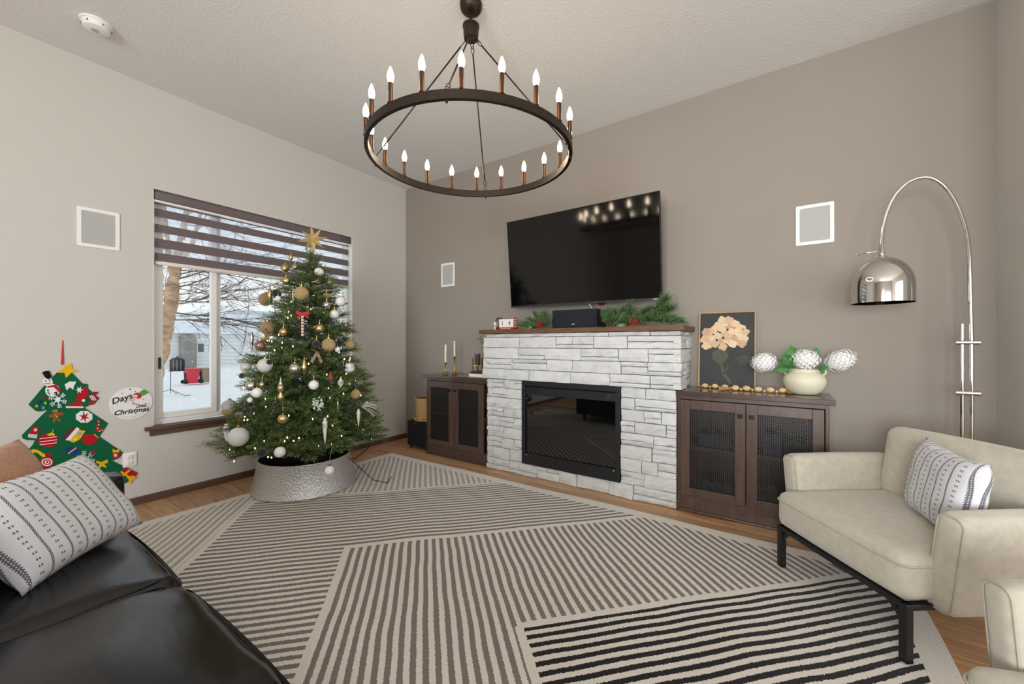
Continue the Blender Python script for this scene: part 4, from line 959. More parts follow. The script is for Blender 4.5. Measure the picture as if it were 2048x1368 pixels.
BM = {0.70: [branch_mesh(0.70, 24) for _ in range(3)], 0.50: [branch_mesh(0.50, 18) for _ in range(3)], 0.34: [branch_mesh(0.34, 13) for _ in range(3)], 0.20: [branch_mesh(0.20, 9, droop=0.02) for _ in range(3)]}
tree = thing('christmas_tree', 'decorated green Christmas tree with warm string lights by the window', 'christmas tree', (TX, TY, 0))
def tree_r(z): return 0.61*max(0.0, 1-(z-0.28)/1.78)**0.76
b = MB(); b.cyl((TX, TY, 0.016), (TX+0.05*C_, TY+0.05*S_, 2.0), 0.022, 0.008, 10); b.build('trunk', M_stem, tree)
b = MB()
for k in range(4): a = PI/4+k*PI/2; b.bar((TX, TY, 0.12), (TX+0.2*math.cos(a), TY+0.2*math.sin(a), 0.03), 0.02, 0.02)
b.build('stand', M_blackm, tree)
nb = 0; z = 0.33; ga = 0.0; NB = 250
TIPS = []
while nb < NB and z < 1.97:
    f_ = (z-0.33)/1.64; R = tree_r(z); L = R*rc.uniform(0.78, 1.06)+0.01
    ga += 2.39996+rc.uniform(-.25, .25)
    # keep clear of the wall and window
    cosw = math.cos(ga); lim = (0.53)/max(1e-3, -cosw) if cosw < -0.3 else 9
    L = max(0.09, min(L, lim))
    key = min(BM, key=lambda k: abs(k-L)); me = rc.choice(BM[key]); o = bpy.data.objects.new('branch', me); COL.objects.link(o); o.parent = tree
    el = (-0.06+0.30*f_ if f_ < 0.9 else 0.9)+rc.uniform(-.12, .12)
    if f_ > 0.93: el = rc.uniform(0.5, 1.25)
    if z < 0.46: el = max(el, 0.03)
    lean = 0.05*max(0, f_)**2; o.location = (0.012*math.cos(ga)+lean*C_, 0.012*math.sin(ga)+lean*S_, z); o.rotation_euler = Euler((rc.uniform(-.4, .4), -el, ga), 'XYZ'); s_ = L/key; o.scale = (s_, (s_+1)/2, (s_+1)/2)
    TIPS.append((ga, z, L, el)); nb += 1
    z += (1.64/NB)*(0.62+0.9*f_)*0.93
# top leader
for k in range(5):
    o = bpy.data.objects.new('branch', BM[0.20][k % 3]); COL.objects.link(o); o.parent = tree; o.location = (0.045*C_, 0.045*S_, 1.715+0.010*k); o.rotation_euler = (rc.uniform(-1, 1), -1.15-0.05*k, k*1.3)
M_mini = mat('warm_mini_light', 'fff0cc', 0.4, emis=('ffdca0', 14.0))
b = MB()
for k in range(150):
    z = 0.36+1.55*(1-math.sqrt(1-rc.random()*0.98))*0.98; a = rc.uniform(0, 2*PI); r = tree_r(z)*rc.uniform(0.72, 1.0)
    if math.cos(a) < -0.5 and r > 0.5: r = 0.5
    b.sphere((TX+r*math.cos(a), TY+r*math.sin(a), z), 0.0040, 5, 3, sc=(1, 1, 1.7))
b.build('string_lights', M_mini, tree, kind='stuff')
b = MB(); pts = [(TX+0.36, TY+0.16, 0.26), (TX+0.5, TY+0.3, 0.06), (TX+0.55, TY+0.4, 0.017), (TX+0.46, TY+0.52, 0.017)]; b.tube(pts, 0.003, 6); b.build('light_cord', mat('green_cord', '1f3324', 0.6), tree, smooth=True)

# hammered collar
M_ham = mat('hammered_tin', 'dededf', 0.32, metal=0.8, bump=(75, 0.8)); M_dark = mat('collar_lining', '26262a', 0.8)
col = thing('tree_collar', 'hammered silver metal collar around the Christmas tree base', 'tree collar', (TX, TY, RZ))
zc0 = 0.0145
b = MB(); b.lathe([(0.392, 0), (0.394, 0.004), (0.392, 0.01), (0.342, 0.245), (0.346, 0.250), (0.343, 0.254), (0.338, 0.252), (0.337, 0.245)], (TX, TY, zc0), 72); b.f = [f for f in b.f if len(f) < 10]; b.mi = b.mi[:len(b.f)]; b.build('band', M_ham, col, smooth=True)
b = MB(); b.lathe([(0.336, 0.245), (0.384, 0.004)], (TX, TY, zc0), 72); b.f = [f for f in b.f if len(f) < 10]; b.mi = b.mi[:len(b.f)]; b.build('lining', M_dark, col, smooth=True)

# ================================================================= ornaments, each hung where the photo shows it
M_gold = mat('gold_glass', 'd3ba85', 0.3, metal=0.95); M_goldg = mat('gold_glitter', 'dcc18c', 0.42, metal=0.7, bump=(260, 1.0), noise=(300, 0.5)); M_champ = mat('champagne_glitter', 'b89c74', 0.5, metal=0.5, bump=(260, 1.0), noise=(300, 0.45))
M_wht = mat('matte_white_bauble', 'e6e4e1', 0.45); M_whg = mat('white_glitter', 'e4e2de', 0.5, bump=(240, 0.9), noise=(320, 0.25)); M_vel = mat('black_velvet', '14151c', 0.9, sheen=0.4); M_silv = mat('mercury_silver', 'c9c4c0', 0.2, metal=0.9, bump=(60, 0.4)); M_fur = mat('grey_faux_fur', 'b9b6b3', 0.95, bump=(180, 1.0)); M_pink = mat('rose_glass', 'a07870', 0.2, metal=0.6); M_redv = mat('red_velvet', 'b3161f', 0.7, sheen=0.3)
M_ice = mat('frosted_icicle', 'dcd8d4', 0.35, bump=(150, 0.6)); M_cap = mat('ornament_cap_gold', 'b8954d', 0.3, metal=1.0)
DT = (-TX*S_*-1)
def on_tree(u, v, out=1.07):
    """where the line of sight first meets the tree's outline, else level with the trunk"""
    d = ray(u, v); best = None
    t = 2.2
    while t < 3.6:
        p = CAM+d*t; R = tree_r(max(0.28, p.z))*out if p.z < 2.06 else 0
        if p.z < 0.28: R = 0.62
        if math.hypot(p.x-TX, p.y-TY) < R: best = p; break
        t += 0.01
    if best is None: dep = (-TX*S_+TY*C_); best = CAM+d*(dep-(0.22 if (CAM+d*dep).z < 0.8 else 0.06))
    dep = -best.x*S_+best.y*C_
    return best, dep
# some ornaments hang in front of a neighbour (metres towards the room, negative = deeper in the tree)
FRONT = {('gold_finial', 540): 0.045, ('brown_glitter', 531): -0.03, ('velvet', 539): 0.05, ('white_glitter', 530): -0.025, ('burst', 533): 0.075, ('brown_glitter', 535): -0.035, ('rose_ball', 520): -0.03}
# points on the boughs, so that every ornament hangs by a thread from a real twig
from mathutils import kdtree
BPTS = []
for o in tree.children:
    if o.name.startswith('branch'):
        Mx = Matrix.Translation(WORLD_LOC[tree]) @ Matrix.LocRotScale(o.location, o.rotation_euler, o.scale); vv = o.data.vertices
        BPTS += [Mx @ vv[i].co for i in range(0, len(vv), 7)]
KD = kdtree.KDTree(len(BPTS))
for i, q in enumerate(BPTS): KD.insert(q, i)
KD.balance()
def hang(t):
    pts = []
    def walk(o):
        for c in o.children:
            pts.extend(v.co+WORLD_LOC[t] for v in c.data.vertices); walk(c)
    walk(t); T = max(pts, key=lambda q: q.z)
    near = min(KD.find(q)[2] for q in pts[::2])
    best = None
    for co, i, d_ in KD.find_range(T, 0.28):
        if co.z > T.z+0.003:
            w_ = d_+1.5*math.hypot(co.x-T.x, co.y-T.y)
            if best is None or w_ < best[0]: best = (w_, co)
    if best and near > 0.004:
        e = best[1]; b = MB(); b.tube([T-Vector((0, 0, 0.002)), (T+e)/2+Vector((0, 0, 0.002)), e], 0.0006, 4); b.build('hanging_thread', M_cap, t)
GRP = {}
def orn(kind, u, v, rp, h=None, lab=None):
    p, dep = on_tree(u, v)
    if (kind, round(u)) in FRONT: k_ = 1-FRONT[(kind, round(u))]/dep; p = CAM+(p-CAM)*k_; dep *= k_
    r = rp*dep/FPX
    name, label, cat = ORN[kind]
    if lab: label = lab
    if kind in ('gold_ball', 'gold_glitter', 'brown_glitter', 'white_ball', 'velvet', 'white_glitter', 'mercury', 'fur', 'gold_ring', 'grey_ball', 'rose_ball'):
        m = {'gold_ball': M_gold, 'gold_glitter': M_goldg, 'brown_glitter': M_champ, 'white_ball': M_wht, 'velvet': M_vel, 'white_glitter': M_whg, 'mercury': M_silv, 'fur': M_fur, 'grey_ball': mat('pale_grey_bauble', 'c3c0bc', 0.4), 'rose_ball': M_pink}[kind]
        t = thing(name, label, cat, (p.x, p.y, p.z-r), group=cat_group(kind))
        b = MB()
        fn = None
        if kind == 'gold_ball': fn = lambda q: 1+0.03*math.cos(10*math.atan2(q.y, q.x))*(1-abs(q.z)) if True else 1
        if kind == 'fur': fn = lambda q: 1+0.08*math.sin(31*q.x+17*q.z)*math.sin(29*q.y-13*q.z)
        b.sphere(p, r, 20, 12, fn=fn); b.build('ball', m, t, smooth=True)
        if kind == 'fur': c_ = MB(); c_.sphere((p.x, p.y, p.z-r*0.45), r*0.93, 20, 12); c_.build('glitter_half', M_champ, t, smooth=True)
        b = MB(); b.cyl((p.x, p.y, p.z+r*0.95), (p.x, p.y, p.z+r*1.2), r*0.22, n=8); b.tube([(p.x, p.y, p.z+r*1.2), (p.x+0.003, p.y, p.z+r*1.2+0.018), (p.x, p.y, p.z+r*1.2+0.03)], 0.0008, 4); b.build('cap', M_cap, t, smooth=50)
    else:
        L = h*dep/FPX; t = thing(name, label, cat, (p.x, p.y, p.z-L/2), group=cat_group(kind)); z0 = p.z-L/2
        b = MB()
        if kind in ('gold_finial', 'white_finial', 'red_finial'):
            m = {'gold_finial': M_gold, 'white_finial': M_ice, 'red_finial': M_redv}[kind]; w = r
            b.lathe([(0.0005, 0), (w*.25, L*.12), (w*.7, L*.3), (w, L*.48), (w*.8, L*.64), (w*.4, L*.8), (w*.2, L*.93), (w*.16, L)], (p.x, p.y, z0), 16, fn=lambda a, hh: 1+0.06*math.cos(8*a)); b.build('body', m, t, smooth=True)
            b = MB(); b.cyl((p.x, p.y, z0+L), (p.x, p.y, z0+L+0.006), w*.25, n=8); b.build('cap', M_cap, t)
        elif kind == 'double_finial':
            w = r
            b.lathe([(0.0005, 0), (w*.4, L*.04), (w*.95, L*.16), (w*.9, L*.26), (w*.35, L*.37), (w*.6, L*.42), (w*.85, L*.55), (w*.8, L*.66)], (p.x, p.y, z0), 16, fn=lambda a, hh: 1+0.07*math.cos(9*a)); b.build('body', M_gold, t, smooth=True)
            b = MB(); b.lathe([(w*.82, L*.66), (w*.5, L*.76), (w*.22, L*.9), (w*.1, L)], (p.x, p.y, z0), 14); b.build('tip', M_silv, t, smooth=True)
        elif kind in ('icicle', 'stick'):
            w = r
            b.lathe([(0.0004, 0)]+[(w*(0.15+0.85*min(1, k/9))*(1 if k < 12 else .6), L*k/13) for k in range(1, 14)], (p.x, p.y, z0), 12, fn=lambda a, hh: 1+0.12*math.sin(a*2+hh*220)); b.build('body', M_ice if kind == 'icicle' else M_silv, t, smooth=True)
            b = MB(); b.tube([(p.x, p.y, z0+L), (p.x, p.y, z0+L+0.025)], 0.0009, 4); b.build('hanger', M_cap, t)
        elif kind == 'burst':
            for k in range(14):
                e = Vector((rc.uniform(-1, 1), rc.uniform(-1, 1), rc.uniform(-1, 1))).normalized(); b.cyl(p, p+e*r*rc.uniform(.8, 1.05), r*0.07, r*0.012, 5)
            b.build('rays', M_gold, t)
            b = MB(); b.sphere(p, r*0.17, 8, 6); b.build('core', M_gold, t, smooth=True)
        elif kind == 'flower':
            for k in range(60):
                e = Vector((rc.gauss(0, 1), rc.gauss(0, 1), rc.gauss(0, 1))).normalized(); q = p+e*r*rc.uniform(.35, 1.0); b.sphere(q, r*0.13, 6, 4, sc=(1, 1, .75))
            b.build('blossom', M_wht, t, smooth=True)
            b = MB(); b.tube([p, p+Vector((-0.04, 0.02, -0.03))], 0.002, 5); b.build('stem', M_stem, t)
        elif kind == 'spray':
            for k in range(16):
                e = Vector((0.55+rc.uniform(-.3, .5), rc.uniform(.1, 1.0), rc.uniform(-.45, .5))).normalized(); b.tube([p, p+e*r*.6, p+e*r+Vector((0, 0, -r*.15))], [0.0018, 0.0014, 0.0008], 4)
            b.build('fronds', M_ice, t)
            b = MB(); b.tube([p, p+(Vector((TX, TY, p.z))-p).normalized()*0.16], 0.002, 5); b.build('stem', M_stem, t)
        elif kind == 'black_star':
            for k in range(7):
                e = Vector((math.cos(k*.9), math.sin(k*.9)*.5, math.sin(k*.9+.5))).normalized(); b.cyl(p, p+e*r, r*0.22, 0.001, 6)
            b.build('points', M_vel, t)
        elif kind == 'bow':
            e1 = Vector((C_, S_, 0)); n_ = Vector((S_, -C_, 0))
            for sg in (-1, 1):
                b = MB(); pts = [p+n_*0.01, p+e1*sg*r*.5+Vector((0, 0, r*.28)), p+e1*sg*r*.95+Vector((0, 0, r*.05)), p+e1*sg*r*.55+Vector((0, 0, -r*.16)), p+n_*0.01]
                vs = []
                for q in pts: vs += [q+n_*0.016, q-n_*0.016]
                b._add(vs, [(2*i, 2*i+2, 2*i+3, 2*i+1) for i in range(4)]); b.build('loop', mat('taupe_ribbon', '8a745c', 0.7, noise=(200, .3)), t, smooth=True)
                b = MB(); q0 = p+n_*0.014; q1 = p+e1*sg*r*.4+Vector((0, 0, -r*.75))+n_*0.02; b.bar(q0, q1, 0.022, 0.001, up=n_); b.build('tail', MATS['taupe_ribbon'], t)
            b = MB(); b.sphere(p+n_*0.012, 0.011, 10, 8); b.build('knot', MATS['taupe_ribbon'], t, smooth=True)
        elif kind == 'tiles':
            e1 = Vector((C_, S_, 0)); n_ = Vector((S_, -C_, 0)); k7 = L/7.2; p = p+n_*0.03
            b.bar(p+Vector((0, 0, -L/2)), p+Vector((0, 0, L/2)), 0.026, 0.002, up=n_); b.build('ribbon', mat('brown_ribbon', '4a2a20', 0.7), t)
            for k in range(7):
                c = p+n_*0.004+Vector((0, 0, L/2-k7*(k+.6))); b = MB(); b.bar(c-Vector((0, 0, k7*.36)), c+Vector((0, 0, k7*.36)), k7*.78, 0.005, up=n_); tl = b.build('letter_tile', mat('wood_tile', 'd9b899', 0.6), t)
            for sg in (-1, 1):
                b = MB(); c = p+Vector((0, 0, L/2+0.008)); q = c+e1*sg*0.05+Vector((0, 0, 0.012)); b.bar(c, q, 0.022, 0.012, up=n_); b.bar(c, c+e1*sg*0.045+Vector((0, 0, -0.025)), 0.012, 0.002, up=n_); b.build('bow_loop', M_redv, t)
ORN = {
 'gold_ball': ('gold_bauble', 'small faceted shiny gold ball ornament on the Christmas tree', 'ornament'), 'gold_glitter': ('glitter_bauble', 'gold glitter ball ornament on the Christmas tree', 'ornament'),
 'brown_glitter': ('glitter_bauble', 'dark champagne glitter ball ornament on the Christmas tree', 'ornament'), 'white_ball': ('white_bauble', 'plain white ball ornament on the Christmas tree', 'ornament'),
 'velvet': ('velvet_bauble', 'black velvet ball ornament on the Christmas tree', 'ornament'), 'white_glitter': ('white_bauble', 'large white glitter ball ornament on the Christmas tree', 'ornament'),
 'mercury': ('mercury_bauble', 'mottled silver glass ball ornament on the Christmas tree', 'ornament'), 'fur': ('fur_bauble', 'grey faux fur ball with glitter underside on a low tree branch', 'ornament'), 'grey_ball': ('grey_bauble', 'pale grey ball ornament on a left branch of the Christmas tree', 'ornament'), 'rose_ball': ('rose_bauble', 'rose glass teardrop ball beside the gold starburst on the tree', 'ornament'),
 'gold_finial': ('finial_ornament', 'slender gold finial ornament on the Christmas tree', 'ornament'), 'white_finial': ('finial_ornament', 'cream ribbed finial ornament on the Christmas tree', 'ornament'), 'red_finial': ('finial_ornament', 'small red drop ornament on the Christmas tree', 'ornament'),
 'double_finial': ('finial_ornament', 'two tiered gold finial ornament with silver tip on the tree', 'ornament'), 'icicle': ('icicle_ornament', 'frosted twisted icicle ornament on the Christmas tree', 'ornament'), 'stick': ('icicle_ornament', 'thin silver rod ornament on the Christmas tree', 'ornament'),
 'burst': ('starburst_ornament', 'spiky gold starburst ornament on the Christmas tree', 'ornament'), 'flower': ('blossom_pick', 'cluster of small white berries tucked into the Christmas tree', 'flower pick'), 'spray': ('frond_pick', 'spray of thin white fronds sticking out of the Christmas tree', 'pick'),
 'black_star': ('star_ornament', 'black pointed star ornament low on the Christmas tree', 'ornament'), 'bow': ('ribbon_bow', 'taupe ribbon bow on the front of the Christmas tree', 'bow'), 'tiles': ('tile_ornament', 'hanging string of wooden letter tiles with a red bow', 'ornament')}
CNT = {}
OL = [('gold_finial', 581.6, 515, 4, 18), ('gold_ball', 570, 537, 8, 0), ('gold_ball', 590, 534, 6, 0), ('gold_ball', 572, 562, 8, 0), ('brown_glitter', 531, 599, 13, 0), ('gold_finial', 540, 589, 5, 34), ('velvet', 553, 587, 9, 0), ('white_ball', 556, 597, 5.5, 0), ('stick', 586, 592, 1.6, 30),
 ('brown_glitter', 535, 656, 13, 0), ('gold_ball', 567, 664, 8, 0), ('burst', 533, 675, 17, 30), ('stick', 503.6, 685, 4, 42), ('rose_ball', 520, 691, 10, 0), ('white_ball', 638, 544, 9, 0), ('burst', 633, 562, 10, 20), ('gold_ball', 658, 564, 8, 0), ('gold_glitter', 603, 587, 14, 0),
 ('brown_glitter', 653, 592, 7, 0), ('mercury', 653, 610, 8, 0), ('white_ball', 681, 603, 9.5, 0), ('white_ball', 668.7, 629, 9, 0), ('tiles', 609.6, 652, 6, 42), ('gold_ball', 639, 657, 9, 0), ('gold_glitter', 657, 690, 13.5, 0), ('gold_glitter', 699.7, 689, 9.5, 0), ('velvet', 689, 677.6, 5.5, 0), ('velvet', 681, 657, 8, 0),
 ('gold_ball', 691.5, 650.6, 4, 0), ('velvet', 633, 688, 8, 0), ('velvet', 599, 644, 7, 0), ('white_ball', 675, 699, 5.5, 0), ('grey_ball', 492, 734, 10, 0), ('velvet', 484, 751.6, 5.5, 0), ('white_glitter', 530, 731, 14, 0), ('velvet', 539, 724, 5.5, 0), ('mercury', 502, 771, 10, 0), ('gold_ball', 524, 769, 5.5, 0),
 ('white_ball', 514, 785.5, 10, 0), ('white_ball', 500, 800, 5.5, 0), ('fur', 459, 814, 14, 0), ('velvet', 490, 812, 5.5, 0), ('velvet', 489, 824, 6, 0), ('velvet', 507, 819, 6, 0), ('double_finial', 561.7, 779, 7, 51), ('velvet', 550.5, 809, 5, 0), ('gold_ball', 565.8, 837.6, 10, 0), ('icicle', 452.8, 868, 5.5, 40), ('white_glitter', 476.8, 873.5, 19, 0),
 ('velvet', 523, 905, 9, 0), ('white_ball', 559.7, 904, 10.5, 0), ('bow', 635.7, 705, 26, 30), ('gold_finial', 608.5, 734, 5.5, 36), ('mercury', 589.7, 737, 11, 0), ('white_ball', 627.5, 770, 9.5, 0), ('red_finial', 661.7, 755, 3.5, 18), ('white_finial', 681.4, 765, 6, 22), ('white_ball', 699, 736, 10, 0), ('velvet', 687, 735, 4, 0),
 ('gold_glitter', 711.5, 788.5, 9.5, 0), ('flower', 637.8, 808, 14, 28), ('icicle', 650, 863, 4.5, 54), ('stick', 675.7, 815, 1.6, 26), ('icicle', 717, 836, 3.5, 36), ('spray', 722, 813, 30, 30), ('black_star', 699, 813, 12, 24), ('white_ball', 659, 941, 9.5, 0)]
LABELS = {('gold_finial', 582): 'short gold finial ornament just below the tree star',
 ('gold_finial', 540): 'slender gold finial hanging in front of the upper dark glitter ball',
 ('gold_finial', 608): 'slender gold finial hanging below the taupe ribbon bow',
 ('gold_ball', 570): 'shiny gold ball below the short gold finial near the treetop',
 ('gold_ball', 590): 'small shiny gold ball high on the tree below the star',
 ('gold_ball', 572): 'shiny gold ball under two smaller gold balls near the treetop',
 ('gold_ball', 567): 'shiny gold ball beside the lower dark champagne glitter ball',
 ('gold_ball', 658): 'shiny gold ball beside the small gold starburst near the treetop',
 ('gold_ball', 639): 'shiny gold ball beside the wooden letter tiles',
 ('gold_ball', 692): 'tiny gold ball above the black velvet ball by the window jamb',
 ('gold_ball', 524): 'tiny gold ball beside the mottled silver ball',
 ('gold_ball', 566): 'shiny gold ball hanging below the two tiered gold finial',
 ('brown_glitter', 531): 'dark champagne glitter ball behind the slender gold finial',
 ('brown_glitter', 535): 'dark champagne glitter ball above the gold starburst on the tree',
 ('brown_glitter', 653): 'small dark champagne ball above the mottled silver ball',
 ('velvet', 554): 'black velvet ball behind a small white ball near the treetop',
 ('velvet', 553): 'black velvet ball behind a small white ball near the treetop',
 ('velvet', 689): 'small black velvet ball above the outer gold glitter ball',
 ('velvet', 681): 'black velvet ball under the tiny gold ball',
 ('velvet', 633): 'black velvet ball beside the big gold glitter ball above the bow',
 ('velvet', 599): 'black velvet ball behind the wooden letter tiles',
 ('velvet', 484): 'small black velvet ball hanging under the pale grey ball',
 ('velvet', 539): 'small black velvet ball touching the smaller white glitter ball',
 ('velvet', 490): 'black velvet ball, uppermost of three beside the faux fur ball',
 ('velvet', 489): 'black velvet ball, lowest of three beside the faux fur ball',
 ('velvet', 507): 'black velvet ball, farthest of three from the faux fur ball',
 ('velvet', 550): 'small black velvet ball beside the two tiered gold finial',
 ('velvet', 523): 'black velvet ball hanging lowest above the silver collar',
 ('velvet', 687): 'small black velvet ball touching a white ball by the window jamb',
 ('white_ball', 556): 'small white ball in front of a black velvet ball',
 ('white_ball', 638): 'white ball above the small gold starburst near the treetop',
 ('white_ball', 681): 'white ball hanging before the window jamb below the blind',
 ('white_ball', 669): 'white ball below the mottled silver ball beside the window jamb',
 ('white_ball', 675): 'small white ball under the big gold glitter ball',
 ('white_ball', 514): 'white ball below the tiny gold ball on a left branch',
 ('white_ball', 500): 'small white ball above the three black velvet balls',
 ('white_ball', 560): 'white ball hanging low above the silver tree collar',
 ('white_ball', 628): 'white ball below the slender gold finial under the bow',
 ('white_ball', 699): 'white ball next to a small black velvet ball by the jamb',
 ('white_ball', 659): 'white ball hanging against the silver tree collar',
 ('white_glitter', 530): 'white glitter ball touching a small black velvet ball',
 ('white_glitter', 477): 'largest white glitter ball, beside a frosted icicle low on the tree',
 ('mercury', 653): 'mottled silver ball between two white balls near the window jamb',
 ('mercury', 502): 'mottled silver ball beside the tiny gold ball on a left branch',
 ('mercury', 590): 'mottled silver ball beside the slender gold finial under the bow',
 ('gold_glitter', 603): 'large gold glitter ball above the wooden letter tiles',
 ('gold_glitter', 657): 'large gold glitter ball beside the taupe ribbon bow',
 ('gold_glitter', 700): 'gold glitter ball at the tree edge before the window jamb',
 ('gold_glitter', 712): 'gold glitter ball above the white frond spray',
 ('icicle', 453): 'frosted icicle beside the largest white glitter ball',
 ('icicle', 650): 'long frosted icicle hanging below the white berry cluster',
 ('icicle', 717): 'frosted icicle hanging under the white frond spray',
 ('stick', 586): 'thin silver rod beside the large gold glitter ball',
 ('stick', 504): 'thick silver rod hanging before the window glass',
 ('stick', 676): 'thin silver rod beside the white berry cluster',
 ('burst', 533): 'large spiky gold starburst before the window glass',
 ('burst', 633): 'small spiky gold starburst near the treetop'}
from collections import Counter
_c = Counter(k[0] for k in OL)
def cat_group(kind): return ORN[kind][1].split(' on the')[0]+'s on the tree' if _c[kind] > 1 else None
for k, u, v, r, h in OL: orn(k, u, v, r, h or None, LABELS.get((k, round(u))))
for t in [o for o in bpy.data.objects if o.parent is None and o.get('category') == 'ornament' and o.name.split('.')[0] != 'wall_disc']: hang(t)
# star on top
p = PD(625.5, 479, -TX*S_+TY*C_); t = thing('tree_star', 'gold faceted star topping the Christmas tree', 'star', (p.x, p.y, p.z-0.09))
n_ = Vector((S_, -C_, 0)); e1 = Vector((C_, S_, 0)); up = Vector((0, 0, 1)); M_star = mat('pale_gold_star', 'd0ba86', 0.45, metal=0.6, bump=(120, .3))
for k in range(8):
    a = PI/2+k*PI/4+0.12; R_ = 0.132 if k % 2 == 0 else 0.118; tip = p+(e1*math.cos(a)+up*math.sin(a))*R_; l = p+(e1*math.cos(a-.42)+up*math.sin(a-.42))*0.046; r = p+(e1*math.cos(a+.42)+up*math.sin(a+.42))*0.046
    b = MB(); f_, bk = p+n_*0.034, p-n_*0.034; b._add([tip, l, f_, r, bk], [(0, 1, 2), (0, 2, 3), (0, 4, 1), (0, 3, 4)]); b.build('point', M_star, t)
b = MB(); b.cyl((TX+0.05*C_, TY+0.05*S_, 1.97), (p.x, p.y, p.z-0.03), 0.009, n=8); b.build('socket', M_star, t)
# ================================================================= on the left cabinet
ZT = 0.864
def candlestick(u, vb, hst, hc, label, drip):
    p = PZ(u, vb, ZT); t = thing('candlestick', label, 'candlestick', tuple(p))
    b = MB(); H_ = hst; b.lathe([(0.030, 0.0005), (0.031, 0.005), (0.024, 0.012), (0.012, 0.018), (0.016, 0.026), (0.008, 0.034), (0.0045, 0.05), (0.0042, H_-0.04), (0.009, H_-0.032), (0.005, H_-0.025), (0.013, H_-0.016), (0.015, H_-0.004), (0.012, H_)], tuple(p), 20); b.build('stem', M_brass, t, smooth=40)
    c = MB(); z0 = p.z+H_-0.006
    c.lathe([(0.0095, 0), (0.010, 0.01), (0.0095, hc*0.8), (0.009, hc-0.004), (0.006, hc), (0.001, hc-0.002)], (p.x, p.y, z0), 14)
    if drip:
        c.tube([(p.x+0.010, p.y-0.002, z0+hc+0.004), (p.x+0.012, p.y-0.003, z0+hc*0.85), (p.x+0.011, p.y, z0+hc*0.6)], [0.003, 0.0035, 0.002], 6)
    o = c.build('taper_candle', mat('ivory_wax', 'ece3c8', 0.55), smooth=40); tag(o, 'ivory taper candle in the '+('taller' if not drip else 'shorter')+' brass candlestick', 'candle')
    w = MB(); w.tube([(p.x, p.y, z0+hc-0.003), (p.x+0.001, p.y, z0+hc+0.008)], 0.0008, 5); w.build('wick', M_blackm, o)
candlestick(891, 750, 0.135, 0.195, 'shorter brass candlestick on the left cabinet', True)
candlestick(909, 749, 0.195, 0.175, 'taller brass candlestick on the left cabinet', False)
yb_ = 3.10
def slab(name, label, u0, u1, y0, y1, z0, z1, m, extra=None):
    x0 = PY(u0, 750, y0).x; x1 = x0+0.235
    return x0, x1
bx0 = PY(937, 757, 3.10).x; bx1 = -2.41
t = thing('book', 'white hardcover book lying under the brown book', 'book', ((bx0+bx1)/2, 3.19, ZT))
b = MB(); b.box((bx0, 3.10, ZT+0.0005), (bx1, 3.26, ZT+0.004)); b.box((bx0, 3.10, ZT+0.026), (bx1, 3.26, ZT+0.030)); b.box((bx0, 3.255, ZT+0.004), (bx1, 3.26, ZT+0.026)); b.build('cover', mat('white_book_cloth', 'e6e3dc', 0.6), t)
b = MB(); b.box((bx0+0.004, 3.103, ZT+0.004), (bx1-0.004, 3.255, ZT+0.026)); b.build('pages', mat('paper', 'e9e4d6', 0.8), t)
t = thing('book', 'dark brown book lying on the white book', 'book', ((bx0+bx1)/2, 3.19, ZT+0.031))
b = MB(); b.box((bx0+0.012, 3.105, ZT+0.031), (bx1, 3.25, ZT+0.050)); b.build('cover', mat('brown_book_cloth', '3b2b27', 0.5), t, bevel=0.001)
place_text('spine_lettering', 'THE HOME', 0.011, M_white, t, ((bx0+bx1)/2, 3.1045, ZT+0.0405), (1, 0, 0), (0, 0, 1)) if False else None
hx_ = PY(955, 740, 3.17).x; zb2 = ZT+0.0505
t = thing('candle_holder', 'brass framed candle holder with smoky glass cup on the books', 'candle holder', (hx_, 3.17, zb2))
for dx_, dy_ in ((-0.034, -0.034), (0.034, -0.034), (0.034, 0.034), (-0.034, 0.034)):
    b = MB(); b.bar((hx_+dx_, 3.17+dy_, zb2+0.006), (hx_+dx_, 3.17+dy_, zb2+0.135), 0.009, 0.009); b.build('post', M_brass, t)
b = MB(); b.bar((hx_-0.038, 3.17-0.034, zb2+0.004), (hx_+0.038, 3.17-0.034, zb2+0.004), 0.009, 0.007); b.bar((hx_-0.038, 3.17+0.034, zb2+0.004), (hx_+0.038, 3.17+0.034, zb2+0.004), 0.009, 0.007); b.bar((hx_-0.034, 3.136, zb2+0.06), (hx_+0.034, 3.204, zb2+0.06), 0.008, 0.006); b.bar((hx_-0.034, 3.204, zb2+0.06), (hx_+0.034, 3.136, zb2+0.06), 0.008, 0.006); b.build('frame', M_brass, t)
b = MB(); b.lathe([(0.025, 0.064), (0.029, 0.07), (0.030, 0.18), (0.027, 0.18), (0.026, 0.08)], (hx_, 3.17, zb2), 20); b.f = [f for f in b.f if len(f) < 10 or True]; b.build('cup', mat('smoky_glass', '4d4644', 0.12, spec=0.7), t, smooth=40)
